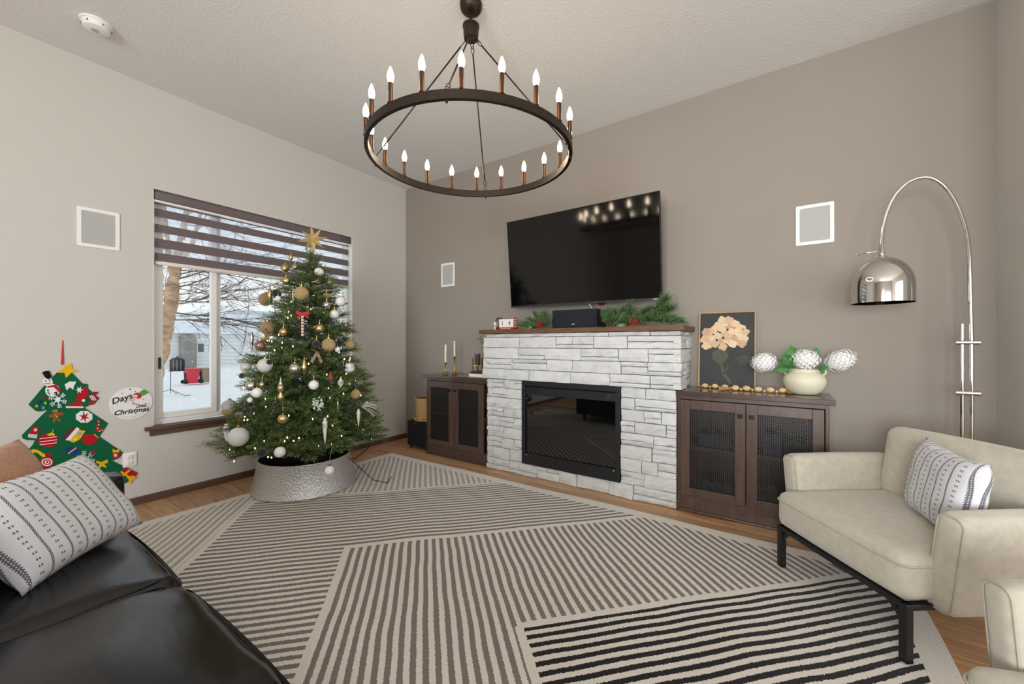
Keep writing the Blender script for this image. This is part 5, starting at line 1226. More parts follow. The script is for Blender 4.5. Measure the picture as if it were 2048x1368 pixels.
# olive sprig in a slim bottle half hidden by the chimney stone
sx_, sy_ = -2.60, 3.33
t = thing('sprig_vase', 'slim dark bottle with leafy olive sprigs beside the fireplace', 'vase', (sx_, sy_, ZT))
b = MB(); b.lathe([(0.026, 0.0005), (0.030, 0.01), (0.030, 0.12), (0.012, 0.16), (0.011, 0.22), (0.013, 0.225)], (sx_, sy_, ZT), 18); b.build('bottle', mat('smoky_glass', '4d4644', 0.12, spec=0.7), t, smooth=40)
M_olive = mat('olive_leaf', '6d7f55', 0.6, rnd=.2); rl = random.Random(4)
def leaf(b, p, d, L, w, up=Vector((0, 0, 1)), bend=0.15):
    d = d.normalized(); s_ = d.cross(up)
    if s_.length < 1e-3: s_ = Vector((1, 0, 0))
    s_.normalize(); n_ = s_.cross(d).normalized(); prof = ((0, .05), (.25, .8), (.5, 1), (.75, .7), (1, .02)); vs = []
    for f_, k in prof:
        c = p+d*L*f_-n_*bend*L*f_*f_; vs += [c-s_*w/2*k, c+n_*w*.10*k, c+s_*w/2*k]
    fs = []
    for i in range(4): fs += [(3*i, 3*i+1, 3*i+4, 3*i+3), (3*i+1, 3*i+2, 3*i+5, 3*i+4)]
    b._add(vs, fs)
for k in range(4):
    a = PI+rl.uniform(-1.0, 0.9); P0 = Vector((sx_, sy_, ZT+0.21)); P1 = P0+Vector((math.cos(a)*0.05, math.sin(a)*0.03, 0.12)); P2 = P0+Vector((math.cos(a)*0.12, math.sin(a)*0.05, 0.17+0.02*k))
    b = MB(); b.tube([P0, P1, P2], [0.0015, 0.0012, 0.0008], 5); st = b.build('stem', M_stem, t)
    for i in range(7):
        f_ = i/6; q = P0.lerp(P1, f_*2) if f_ < .5 else P1.lerp(P2, f_*2-1); b = MB(); leaf(b, q, Vector((math.cos(a)+rl.uniform(-.8, .8), rl.uniform(-.6, .5), rl.uniform(-.3, .8))), 0.05, 0.014); b.build('leaf', M_olive, st)

# basket on the subwoofer in the corner
sub = thing('subwoofer', 'black subwoofer box on short feet in the corner', 'subwoofer', (-3.43, 3.24, 0))
b = MB(); b.box((-3.585, 3.115, 0.035), (-3.255, 3.40, 0.315)); b.build('cabinet_box', M_blackm, sub, bevel=0.006)
b = MB(); b.box((-3.575, 3.107, 0.045), (-3.265, 3.115, 0.30)); b.build('grille_cloth', mat('black_grille_cloth', '101114', 0.9, bump=(700, .3)), sub, bevel=0.003)
b = MB(); b.box((-3.462, 3.1055, 0.286), (-3.450, 3.107, 0.298)); b.build('badge', M_chrome, sub)
for x in (-3.55, -3.30):
    for y in (3.14, 3.37): b = MB(); b.cyl((x, y, 0.0005), (x, y, 0.036), 0.014, 0.02, 12); b.build('foot', M_blackm, sub)
M_sea = mat('woven_seagrass', 'c29a63', 0.8, noise=(90, .3), bump=(120, .4)); bk = thing('seagrass_basket', 'round woven seagrass basket standing on the subwoofer', 'basket', (-3.41, 3.255, 0.316))
bc = (-3.41, 3.255, 0.316)
def weave(a, h): return 1+0.022*math.sin(a*22+(PI if int(h/0.012) % 2 else 0))
b = MB(); prof = []
for k in range(19): h = 0.03+k*0.012; prof += [(0.124+0.003*(k % 2)+h*0.03, h)]
b.lathe(prof, bc, 88, fn=weave); inner = MB(); b.f = [f for f in b.f if len(f) < 20]; b.mi = b.mi[:len(b.f)]; b.build('side', M_sea, bk, smooth=True)
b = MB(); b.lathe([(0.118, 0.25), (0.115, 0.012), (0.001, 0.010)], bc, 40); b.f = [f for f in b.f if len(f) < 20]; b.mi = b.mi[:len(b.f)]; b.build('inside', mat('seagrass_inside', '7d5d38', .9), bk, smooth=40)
for nm, zz_, rr_, th in (('rim', 0.252, 0.131, 0.0075), ('base_braid', 0.012, 0.140, 0.011), ('base_braid', 0.034, 0.146, 0.009)):
    b = MB(); pts = [(bc[0]+rr_*math.cos(2*PI*k/80), bc[1]+rr_*math.sin(2*PI*k/80), bc[2]+zz_+0.002*math.sin(k*1.57)) for k in range(80)]; b.tube(pts, [th*(1+.18*math.sin(k*1.57)) for k in range(80)], 8, closed=True); b.build(nm, M_sea, bk, smooth=True)

# ================================================================= on the mantel
ZM = 1.332
# centre speaker
y0s = 3.09; xa, xb = PY(1103, 640, y0s).x, PY(1192, 640, y0s).x; ztop = PY(1103, 621, y0s).z
cs = thing('center_speaker', 'black center channel speaker on the mantel below the television', 'speaker', ((xa+xb)/2, 3.2, ZM))
b = MB(); b.box((xa, y0s+0.012, ZM+0.001), (xb, y0s+0.22, ztop)); b.build('cabinet_box', M_blackm, cs, bevel=0.004)
gx0, gx1, gz0, gz1 = xa+0.004, xb-0.004, ZM+0.005, ztop-0.004; pts = []
w_, h_ = (gx1-gx0)/2, (gz1-gz0)/2; poly = [((gx0+gx1)/2+x, (gz0+gz1)/2+z) for x, z in rrect(w_, h_, 0.045)]
b = MB(); b.prism(poly, lambda x, z, h: (x, y0s+0.012-h, z), 0.0, 0.011); b.build('grille', mat('navy_black_grille', '171920', 0.85, bump=(600, .2)), cs, bevel=0.002)
b = MB(); b.box(((xa+xb)/2-0.012, y0s-0.0005, ZM+0.030), ((xa+xb)/2+0.016, y0s+0.001, ZM+0.036)); b.build('logo_bar', mat('tv_logo_silver', 'c9c9c9', 0.4), cs)
# advent block calendar
yc = 3.06; cx0, cx1 = PY(998, 640, yc).x, PY(1026, 640, yc).x; M_red = mat('painted_red_wood', 'b01e2a', 0.5); M_bw = mat('white_block', 'efe6e4', 0.6); M_ink = mat('brown_ink', '4a2320', 0.7)
cal = thing('advent_calendar', 'red and white wooden block calendar showing 14 on the mantel', 'calendar', ((cx0+cx1)/2, 3.1, ZM))
b = MB(); b.box((cx0-0.006, yc-0.006, ZM+0.0005), (cx1+0.006, yc+0.07, ZM+0.020)); b.build('tray', M_red, cal, bevel=0.001)
b = MB(); b.box((cx0-0.006, yc+0.062, ZM+0.020), (cx1+0.006, yc+0.070, ZM+0.105)); b.build('back_board', M_red, cal)
cw_ = (cx1-cx0)/2
for k, dg in enumerate('14'):
    x0 = cx0+cw_*k+0.001; b = MB(); b.box((x0, yc, ZM+0.0205), (x0+cw_-0.002, yc+0.058, ZM+0.02+0.078)); bl_ = b.build('number_block', M_bw, cal, bevel=0.002)
    place_text('numeral', dg, 0.058, M_ink, bl_, (x0+cw_/2-0.001, yc-0.0008, ZM+0.058), (1, 0, 0), (0, 0, 1))
place_text('lettering', 'days until Christmas', 0.0135, M_white, cal, ((cx0+cx1)/2, yc-0.0068, ZM+0.0105), (1, 0, 0), (0, 0, 1))
for k in range(5):
    b = MB(); z0 = ZM+0.022+k*0.017; b.box((cx1+0.0005, yc+0.002, z0), (cx1+0.0062, yc+0.0605, z0+0.0085)); b.build('white_stripe', M_bw, cal)
for k in range(5):
    b = MB(); z0 = ZM+0.0305+k*0.017; b.box((cx1+0.0004, yc+0.002, z0), (cx1+0.0058, yc+0.0605, z0+0.0085)); b.build('red_stripe', M_red, cal)
# snow globe and star figurine
gp = PY(996.5, 640, 3.14); gx = gp.x
sg_ = thing('snow_globe', 'small snow globe on a dark base on the mantel', 'snow globe', (gx, 3.16, ZM))
b = MB(); b.lathe([(0.034, 0.0005), (0.036, 0.008), (0.030, 0.03), (0.026, 0.036)], (gx, 3.16, ZM), 20); b.build('base', mat('globe_base_dark', '3a3430', .4), sg_, smooth=40)
b = MB(); b.sphere((gx, 3.16, ZM+0.078), 0.048, 24, 16); b.build('globe', mat('snow_globe_glass', 'ffffff', 0.02, trans=1.0), sg_, smooth=True)
b = MB(); b.lathe([(0.016, 0.036), (0.014, 0.07), (0.006, 0.085), (0.010, 0.10), (0.001, 0.112)], (gx+0.006, 3.16, ZM), 12); b.build('figure', mat('gilded_figure', 'a9783a', .4, metal=.5), sg_, smooth=True)
fx_ = PY(990, 640, 3.07).x
st_ = thing('star_figurine', 'tiny white star figurine on a pedestal beside the snow globe', 'figurine', (fx_, 3.07, ZM))
b = MB(); b.lathe([(0.013, 0.0005), (0.012, 0.005), (0.005, 0.012), (0.0045, 0.035), (0.008, 0.04)], (fx_, 3.07, ZM), 14); b.build('pedestal', M_white, st_, smooth=40)
poly = [(fx_+(0.020 if k % 2 == 0 else 0.009)*math.cos(PI/2+k*PI/5), ZM+0.060+(0.020 if k % 2 == 0 else 0.009)*math.sin(PI/2+k*PI/5)) for k in range(10)]
b = MB(); b.prism(poly, lambda x, z, h: (x, 3.07+h, z), -0.004, 0.004); b.build('star', M_white, st_)
# evergreen garland, two lengths of it either side of the speaker
M_gn = mat('garland_needle_green', '3f6438', 0.6, noise=(6, .3), rnd=.25); M_gt = mat('garland_tip_green', '5f8450', 0.6, rnd=.2); M_gs = mat('garland_stem', '5a4632', .8); M_berry = mat('red_berry', 'b5161c', 0.3); M_gleaf = mat('pale_green_leaf', '7f9a72', .6)
GB = [branch_mesh(0.17, 13, 520, 0.021, 0.0034, 0.05, (M_gn, M_gs, M_gt)) for _ in range(4)]
def garland(label, seq, berries, leaves):
    P = [PY(u, v, y) for u, v, y, *_ in seq]; t = thing('evergreen_garland', label, 'garland', (P[0].x, P[0].y, ZM))
    for i, (u, v, y, du, dv, L) in enumerate(seq):
        p = PY(u, v, y); q = PY(u+du, v+dv, y-0.02); d = (q-p).normalized(); o = bpy.data.objects.new('branch', GB[i % 4]); COL.objects.link(o); o.parent = t
        x = d; z = Vector((0, 0, 1)) if abs(d.z) < .9 else Vector((0, -1, 0)); yv = z.cross(x).normalized(); z = x.cross(yv); M = Matrix((x, yv, z)).transposed().to_4x4(); M.translation = p-WORLD_LOC[t]; M = M @ Matrix.Scale(L/0.17, 4)
        low = min((M @ q.co).z for q in o.data.vertices)          # let it rest on the shelf
        if low < 0.0: M.translation.z -= low
        o.matrix_local = M
    for u, v, y, n, r in berries:
        c = PY(u, v, y); c.z = max(c.z, ZM+0.022); b = MB()
        for k in range(n): e = Vector((rl.gauss(0, 1), rl.gauss(0, .6), rl.gauss(0, .75)))*r*.55; e.z = max(e.z, ZM+0.0062-c.z); b.sphere(c+e, 0.0062, 7, 5)
        b.build('berry_cluster', M_berry, t, smooth=True, kind='stuff')
    for u, v, y, du, dv, L in leaves:
        p = PY(u, v, y); q = PY(u+du, v+dv, y-0.01); b = MB(); leaf(b, p, q-p, L, L*.45, up=Vector((0, -1, .4))); lo_ = min(w[2] for w in b.v); b.xf(Matrix.Translation((0, 0, max(0, ZM-lo_)))); b.build('leaf', M_gleaf, t)
    return t
garland('short evergreen garland with red berries left of the center speaker',
  [(1098, 655, 3.055, -10, -26, .14), (1100, 655, 3.05, -22, -16, .13), (1094, 655, 3.05, -4, -22, .12), (1062, 654, 3.14, -18, -6, .09), (1058, 655, 3.05, -20, -4, .10), (1084, 655, 3.06, -14, -24, .14), (1080, 654, 3.16, -40, 0, .15), (1068, 654, 3.14, -20, -8, .11), (1086, 654, 3.14, -28, -14, .15), (1070, 655, 3.10, -30, -4, .11), (1080, 655, 3.12, -6, -20, .10), (1092, 654, 3.08, -20, -20, .13), (1090, 655, 3.05, -30, -4, .13), (1078, 655, 3.10, -30, -10, .13), (1088, 655, 3.12, -10, -24, .11), (1074, 654, 3.12, -26, -3, .12)],
  [(1078, 649, 3.03, 34, .034)], [(1064, 655, 3.07, -22, -3, .09), (1056, 655, 3.09, -18, -6, .08)])
garland('long evergreen garland with red berries right of the center speaker',
  [(1216, 654, 3.06, 0, -26, .13), (1218, 654, 3.07, 10, -20, .14), (1214, 654, 3.05, 4, -14, .11), (1222, 654, 3.06, -4, -24, .13), (1224, 653, 3.12, 2, -24, .12), (1232, 653, 3.12, -10, -20, .11), (1230, 654, 3.10, 14, -24, .16), (1238, 654, 3.08, 24, -10, .16), (1240, 652, 3.12, 16, -22, .15), (1256, 650, 3.12, 26, -18, .17), (1264, 648, 3.12, -6, -24, .15), (1272, 650, 3.10, 26, -12, .17), (1284, 642, 3.12, 30, -16, .18), (1290, 640, 3.10, 34, 0, .18), (1300, 636, 3.10, 34, -14, .18), (1306, 634, 3.12, 20, -26, .17), (1312, 636, 3.10, 34, 8, .18), (1316, 640, 3.12, 30, 8, .17), (1298, 646, 3.08, 30, 4, .17), (1270, 646, 3.12, 24, -22, .16), (1228, 655, 3.06, 16, -10, .13), (1322, 632, 3.14, 6, -26, .14), (1250, 654, 3.08, 22, 0, .15)],
  [(1220, 630, 3.06, 30, .035), (1231, 633, 3.06, 18, .025), (1268, 643, 3.03, 40, .036), (1284, 644, 3.08, 12, .02), (1314, 620, 3.10, 12, .018)],
  [(1228, 646, 3.07, 26, -6, .1), (1236, 650, 3.07, 24, -12, .1), (1236, 640, 3.08, 10, -18, .08), (1250, 652, 3.06, -22, -4, .09), (1256, 644, 3.07, 16, -6, .08), (1246, 630, 3.10, 6, -12, .07)])

# ================================================================= on the right cabinet
# leaning painting
ax0, ax1, az0, az1 = -0.537, -0.156, 0.866, 1.440; AYB, AYT = 3.365, 3.418
art = thing('hydrangea_painting', 'framed painting of a cream hydrangea on black leaning on the wall', 'painting', ((ax0+ax1)/2, AYB, az0))
AH = math.hypot(AYT-AYB, az1-az0); av = Vector((0, AYT-AYB, az1-az0)).normalized(); an = Vector((0, -av.z, av.y)); ao = Vector(((ax0+ax1)/2, AYB, az0))
def A(x, y, h): return ao+Vector((1, 0, 0))*x+av*y+an*h
AWd = ax1-ax0
for nm, x0, x1, y0, y1 in (('frame_rail', -AWd/2, AWd/2, 0, 0.009), ('frame_rail', -AWd/2, AWd/2, AH-0.009, AH), ('frame_stile', -AWd/2, -AWd/2+0.009, 0.009, AH-0.009), ('frame_stile', AWd/2-0.009, AWd/2, 0.009, AH-0.009)):
    b = MB(); b.prism([(x0, y0), (x1, y0), (x1, y1), (x0, y1)], A, -0.0, 0.016); b.build(nm, mat('light_oak_frame', 'b98a55', .5, noise=(30, .15)), art)
b = MB(); b.prism([(-AWd/2+0.009, 0.009), (AWd/2-0.009, 0.009), (AWd/2-0.009, AH-0.009), (-AWd/2+0.009, AH-0.009)], A, 0.002, 0.008); cv = b.build('canvas', mat('dark_painted_canvas', '2c2f2c', .6, noise=(6, .25), bump=(300, .1)), art)
ra = random.Random(17); u0, v0 = 1395.0, 622.0
def art_xy(u, v): p = PY(u, v, 3.39); return (p.x-ao.x, (p.z-az0)/(az1-az0)*AH)
blooms = [(1428, 660), (1440, 650), (1452, 646), (1462, 652), (1436, 672), (1450, 668), (1424, 678), (1414, 672), (1464, 664), (1444, 684), (1456, 682), (1430, 688), (1482, 656), (1490, 664), (1480, 672), (1472, 680), (1488, 678), (1418, 690), (1470, 648), (1408, 680), (1466, 688), (1484, 688), (1444, 658), (1458, 674), (1434, 652), (1420, 664), (1474, 664), (1412, 664), (1444, 640), (1458, 640), (1412, 692), (1446, 694)]
shades = ['e0c09a', 'd6b08a', 'e6caa6', 'c9a07c', 'dcc3a0', 'cfae8c']
for i, (u, v) in enumerate(blooms):
    cx2, cy2 = art_xy(u, v); b = MB(); hh_ = 0.0084+0.00016*i
    for k in range(4):
        a = ra.uniform(0, .5)+k*PI/2; px_, py_ = cx2+0.014*math.cos(a), cy2+0.014*math.sin(a); poly = [(px_+0.0175*math.cos(q*PI/8), py_+0.0165*math.sin(q*PI/8)) for q in range(16)]
        b.prism(poly, A, 0.0082, hh_+0.00008*k)
    b.build('painted_petals', mat('petal_paint_'+shades[i % 6], shades[i % 6], .6, noise=(60, .12)), cv)
for poly_px, c in (([(1424, 706), (1436, 698), (1452, 700), (1458, 712), (1450, 724), (1436, 728), (1426, 718)], '454d38'), ([(1470, 716), (1490, 710), (1506, 716), (1500, 726), (1482, 730)], '3a4233'), ([(1440, 726), (1444, 726), (1452, 746), (1464, 766), (1460, 768), (1446, 750)], '4a5040'), ([(1456, 730), (1459, 731), (1450, 748), (1447, 747)], '434a3a')):
    b = MB(); b.prism([art_xy(*q) for q in poly_px], A, 0.0082, 0.0087); b.build('painted_leaf', mat('leaf_paint_'+c, c, .6), cv)
# wooden bead garland
M_bead = mat('natural_wood_bead', 'd9b888', .55, noise=(40, .12)); M_jute = mat('jute_tassel', 'b58d5a', .9)
bg_ = thing('bead_garland', 'natural wooden bead garland with jute tassels on the right cabinet', 'bead garland', (-0.3, 3.25, ZT))
def on_top(u, v): return PZ(u, v, ZT)
yb0 = 3.20
path_ = [(1410, 775), (1418, 777), (1425, 776), (1433, 775), (1441, 773.5), (1450, 773), (1459, 773), (1467, 773)]
def bead(x, y, r, el=1.0, ang=0.0):
    b = MB(); b.sphere((0, 0, 0), r, 14, 10, sc=(el, 1, 1)); R = Matrix.Translation((x, y, ZT+r+0.001)) @ Matrix.Rotation(ang, 4, 'Z'); b.v = [tuple(R @ Vector(p)) for p in b.v]; b.build('bead', M_bead, bg_, smooth=True)
bx = -0.505; by = 3.300; k = 0; rbd = random.Random(6)
beads = []
while bx < -0.17:
    big = k % 2 == 0; r = 0.017 if big else 0.0085; L = 0.024 if big else 0.0085; beads.append((bx+L, by+0.006*math.sin(k*1.3), r, L/r, rbd.uniform(-.5, .5) if big else 0)); bx += 2*L+0.001; k += 1
bx = -0.30; by = 3.235; k = 0
while bx < 0.0:
    big = k % 2 == 0; r = 0.018 if big else 0.009; L = 0.025 if big else 0.009; beads.append((bx+L, by+0.012*math.sin(k*.9), r, L/r, rbd.uniform(-.5, .5) if big else 0)); bx += 2*L+0.001; k += 1
for a in beads: bead(*a)
for (tx_, ty_, dx_, dy_) in ((-0.30, 3.205, -0.07, -0.006), (0.005, 3.235, 0.05, -0.01)):
    b = MB()
    for i in range(46):
        e = Vector((dx_*rl.uniform(.8, 1.1), dy_+rl.uniform(-.022, .022), 0)); z = ZT+0.002+abs(rl.gauss(0, .007)); b.tube([(tx_, ty_, ZT+0.010), (tx_+e.x*.5, ty_+e.y*.5, z+0.006), (tx_+e.x, ty_+e.y, z)], 0.0009, 3)
    b.build('tassel', M_jute, bg_, kind='stuff')
b = MB(); b.tube([(-0.5, 3.3, ZT+0.012), (-0.35, 3.302, ZT+0.012), (-0.17, 3.3, ZT+0.012), (-0.19, 3.26, ZT+0.01), (-0.3, 3.24, ZT+0.012), (-0.15, 3.24, ZT+0.012), (0.0, 3.235, ZT+0.012)], 0.0012, 5); b.build('cord', M_jute, bg_)
# vase with hydrangeas
vx, vy = 0.122, 3.275; M_cer = mat('cream_ceramic', 'e0d9bf', 0.45, bump=(30, .08))
va = thing('cream_vase', 'round cream ceramic vase with two small loop handles', 'vase', (vx, vy, ZT))
b = MB(); b.lathe([(0.065, 0.0008), (0.075, 0.006), (0.100, 0.03), (0.117, 0.07), (0.119, 0.095), (0.108, 0.125), (0.086, 0.143), (0.074, 0.150), (0.072, 0.160), (0.080, 0.168), (0.076, 0.168), (0.066, 0.158), (0.066, 0.145), (0.09, 0.12), (0.09, 0.06), (0.05, 0.02), (0.001, 0.02)], (vx, vy, ZT), 40); b.build('body', M_cer, va, smooth=True)
for sg in (-1, 1):
    b = MB(); c = Vector((vx+sg*0.095, vy, ZT+0.150)); b.tube([c+Vector((math.cos(a), 0, math.sin(a)))*0.019 for a in [2*PI*k/18 for k in range(18)]], 0.0062, 8, closed=True); b.build('handle', M_cer, va, smooth=True)
M_pet = mat('white_petal', 'f1f0ee', .7, rnd=.03); M_hleaf = mat('hydrangea_leaf', '3b7a34', .45, rnd=.2); M_hstem = mat('green_stem', '6f8a4a', .6)
def hydrangea(label, c, ax, L, R, leaves):
    c = Vector(c); ax = Vector(ax).normalized(); foot = Vector((vx, vy, ZT+0.035)); neck = Vector((vx, vy, ZT+0.165))+ (c-Vector((vx, vy, ZT+0.165)))*0.25
    t = thing('hydrangea', label, 'flower', tuple(foot)); b = MB(); b.tube([foot, neck, c-ax*L*.4], 0.0025, 6); b.build('stem', M_hstem, t)
    b = MB(); x, y, _ = basis(ax); n = int(150*(L/.16))
    for k in range(n):
        f_ = (k+.5)/n; zz_ = -1+2*f_; rr_ = math.sqrt(max(0, 1-zz_*zz_)); a = k*2.39996; e = x*rr_*math.cos(a)*R+y*rr_*math.sin(a)*R*(1.0)+ax*zz_*L/2; e *= rl.uniform(.86, 1.06)
        q = c+e; nn_ = e.normalized(); p1, p2, _ = basis(nn_); a0 = rl.uniform(0, 1.57)
        for j in range(4):
            a = a0+j*PI/2; d1 = p1*math.cos(a)+p2*math.sin(a); d2 = p1*math.cos(a+PI/2)+p2*math.sin(a+PI/2); s_ = 0.0125; o = len(b.v)
            b.v += [tuple(q), tuple(q+d1*s_*.6-d2*s_*.5+nn_*.002), tuple(q+d1*s_*1.15+nn_*.0035), tuple(q+d1*s_*.6+d2*s_*.5+nn_*.002)]; b.f.append((o, o+1, o+2, o+3)); b.mi.append(0)
    cb_ = MB(); cb_.sphere((0, 0, 0), 1.0, 16, 10, sc=(R*.80, R*.80, L/2*.80)); RM = Matrix((x, y, ax)).transposed(); b._add([c+RM @ Vector(q) for q in cb_.v], cb_.f)
    b.build('florets', M_pet, t, kind='stuff')
    for p, d, l_ in leaves: b = MB(); leaf(b, Vector(p), Vector(d), l_, l_*.62, up=Vector((.1, -1, .5))); b.build('leaf', M_hleaf, t)
V = Vector((vx, vy, ZT))
hydrangea('white hydrangea head leaning out of the vase towards the painting', V+Vector((-0.225, -0.02, 0.205)), (-1, -.1, -.28), 0.16, 0.064, [(V+Vector((-.07, -.02, .17)), (-1, -.3, -.05), .10), (V+Vector((-.06, -.02, .18)), (-.5, -.2, .9), .11), (V+Vector((-.05, 0, .18)), (-.9, -.2, .5), .10)])
hydrangea('full white hydrangea head in the middle of the cream vase', V+Vector((0.005, -0.045, 0.234)), (0, -.3, 1), 0.12, 0.078, [(V+Vector((-.03, .0, .2)), (-.35, -.1, 1), .13), (V+Vector((.05, .02, .22)), (.2, -.1, 1), .09), (V+Vector((-.04, -.03, .2)), (-.8, -.4, .6), .10)])
hydrangea('pointed white hydrangea head leaning right over the vase handle', V+Vector((0.185, -0.02, 0.228)), (1, 0, .62), 0.175, 0.062, [(V+Vector((.07, -.05, .165)), (.5, -.6, .35), .07)])
# ================================================================= felt tree on the left wall
def W2(cx, cy):
    p = PX(cx/3.8, 640+cy/3.8, XL); return (p.y, p.z)
def W3(y, z, h): return (XL+h, y, z)
def felt(name, pts, m, parent, h0, h1, conv=True):
    b = MB(); b.prism([W2(*q) for q in pts] if conv else pts, W3, h0, h1); return b.build(name, m, parent)
def ell(cx, cy, rx, ry, rot=0.0, n=18):
    c, s = math.cos(rot), math.sin(rot); return [(cx+rx*math.cos(2*PI*k/n)*c-ry*math.sin(2*PI*k/n)*s, cy+rx*math.cos(2*PI*k/n)*s+ry*math.sin(2*PI*k/n)*c) for k in range(n)]
def star_pts(cx, cy, R, r, n, rot=0.0, sx=1.0): return [(cx+sx*(R if k % 2 == 0 else r)*math.cos(rot+k*PI/n), cy+(R if k % 2 == 0 else r)*math.sin(rot+k*PI/n)) for k in range(2*n)]
def quad(x0, y0, x1, y1, w):
    d = math.hypot(x1-x0, y1-y0); nx, ny = -(y1-y0)/d*w/2, (x1-x0)/d*w/2; return [(x0+nx, y0+ny), (x1+nx, y1+ny), (x1-nx, y1-ny), (x0-nx, y0-ny)]
def fm(c): return mat('felt_'+c, c, 0.95, bump=(400, .25), spec=.1)
G_, RD, WH, YE, BR_, BK, BU, OR_ = (fm(c) for c in ('17603f', 'b81f27', 'e9e9ea', 'e8b81e', '96592f', '1a1a1c', '1d3f8a', 'e08a3a'))
ft = thing('felt_tree', 'green felt Christmas tree wall hanging with felt ornaments', 'wall hanging', (XL, W2(500, 1000)[0], W2(500, 1360)[1]))
outline = [(510, 395), (540, 395), (625, 482), (667, 487), (668, 520), (755, 595), (720, 630), (640, 665), (820, 785), (800, 818), (755, 885), (935, 1008), (905, 1048), (850, 1068), (1045, 1160), (1015, 1205), (960, 1235), (760, 1330), (560, 1400), (300, 1400), (60, 1360), (20, 1300), (110, 1130), (160, 1050), (250, 945), (265, 912), (205, 912), (172, 900), (165, 875), (290, 750), (360, 682), (300, 695), (270, 690), (215, 642), (330, 505), (430, 400)]
felt('tree_panel', outline, G_, ft, 0.001, 0.005)
felt('hanging_ribbon', [(473, 155), (481, 155), (488, 340), (461, 340)], fm('c0453a'), ft, 0.001, 0.003)
f0, f1, f2, f3 = 0.0055, 0.008, 0.0085, 0.0105
felt('star', [(440, 385), (478, 372), (495, 345), (540, 330), (548, 372), (600, 385), (540, 402), (500, 440), (488, 400), (445, 402)], YE, ft, f0, f1)
def snowflake(cx, cy, R, m, sx=1.0):
    b = MB()
    for k in range(6):
        a = k*PI/3+.3; b.prism([W2(*q) for q in quad(cx, cy, cx+sx*R*math.cos(a), cy+R*math.sin(a), R*.14)], W3, f0, f1)
        for j, sg in ((.55, 1), (.55, -1), (.8, 1), (.8, -1)): x0, y0 = cx+sx*R*j*math.cos(a), cy+R*j*math.sin(a); b.prism([W2(*q) for q in quad(x0, y0, x0+sx*R*.3*math.cos(a+sg*.9), y0+R*.3*math.sin(a+sg*.9), R*.11)], W3, f0, f1)
    b.prism([W2(*q) for q in ell(cx, cy, R*.3*sx, R*.3)], W3, f0, f1+.0003); b.build('snowflake', m, ft)
sn = felt('snowman', ell(398, 535, 56, 50)+[], WH, ft, f0, f1)
felt('head', ell(360, 470, 40, 32), WH, sn, f0, f1+.0004)
felt('hat', [(345, 440), (368, 452), (392, 430), (372, 385), (338, 388), (318, 400)], BK, sn, f0, f1+.0008)
felt('nose', [(328, 488), (330, 480), (380, 474), (378, 486)], OR_, sn, f2, f3)
felt('scarf', [(355, 505), (425, 488), (430, 500), (470, 545), (450, 550), (405, 508), (358, 514)], RD, sn, f2, f3+.0006)
for cx, cy, r in ((345, 463, 5), (375, 459, 5), (362, 533, 6), (364, 548, 5), (372, 560, 5)): felt('button', ell(cx, cy, r, r, n=8), BK, sn, f2, f3+.0004)
snowflake(437, 605, 62, WH, 1.1)
for cx, cy, c in ((333, 593, '8d2a2a'), (298, 620, '1c3f7a'), (343, 630, '8fc53a'), (277, 653, 'd98a3c'), (328, 666, '4fb0b8')): felt('pompom', ell(cx, cy, 12, 11, n=12), fm(c), ft, f0, .014)
deer = felt('white_scarf', [(490, 490), (530, 466), (562, 468), (572, 462), (574, 480), (560, 500), (555, 530), (530, 510), (505, 535)], WH, ft, f0, f1)
sk = felt('stocking', [(600, 520), (660, 508), (668, 545), (655, 590), (640, 612), (600, 620), (575, 600), (590, 575)], RD, ft, f0, f1)
b = MB(); b.prism([W2(*q) for q in star_pts(600, 530, 30, 12, 6)], W3, f2, f3); b.build('flake', WH, sk)
ht = felt('santa_hat', [(505, 655), (545, 628), (590, 620), (625, 632), (630, 655)], RD, ft, f0, f1)
felt('brim', [(498, 655), (632, 656), (634, 668), (500, 668)], WH, ht, f0, f1+.0006); felt('pompom', ell(632, 611, 13, 10, n=12), WH, ht, f0, .012)
cd = felt('candy', ell(708, 590, 32, 22, .5), RD, ft, f0, f1)
felt('wrapper_end', [(725, 570), (705, 545), (745, 545), (738, 560)], RD, cd, f0, f1); felt('wrapper_end', [(690, 610), (722, 632), (700, 645), (668, 640)], RD, cd, f0, f1)
for k in (-1, 0, 1): felt('stripe', quad(690+k*13, 570+abs(k)*4, 715+k*13, 612-abs(k)*4, 6), WH, cd, f2, f3)
gb = felt('gingerbread_man', [(395, 690), (410, 677), (430, 678), (440, 690), (436, 702), (470, 700), (482, 712), (474, 724), (448, 725), (445, 742), (462, 765), (452, 776), (438, 768), (425, 752), (413, 775), (402, 778), (398, 762), (408, 735), (385, 742), (368, 734), (372, 720), (400, 714)], BR_, ft, f0, f1)
for cx, cy in ((405, 690), (425, 689), (422, 720), (428, 733)): felt('icing_dot', ell(cx, cy, 4, 4, n=7), WH, gb, f2, f3)
fl_ = felt('flake_patch', [(638+62*math.cos(k*PI/8)*(1+.1*(k % 2)), 735+44*math.sin(k*PI/8)*(1+.1*(k % 2))) for k in range(16)], WH, ft, f0, f1)
felt('red_flake', star_pts(638, 735, 44, 14, 6, .3), RD, fl_, f2, f3)
mt = felt('mitten', [(222, 866), (240, 818), (262, 805), (288, 812), (294, 836), (284, 868)], RD, ft, f0, f1); felt('cuff', [(215, 864), (284, 870), (278, 900), (210, 890)], fm('c9ccd0'), mt, f0, f1+.0004); felt('flake', star_pts(268, 834, 17, 7, 6), WH, mt, f2, f3)
bb = felt('felt_bauble', ell(365, 912, 78, 52, -.08), RD, ft, f0, f1); felt('cap', [(355, 868), (385, 855), (415, 862), (412, 876), (365, 878)], YE, bb, f2, f3)
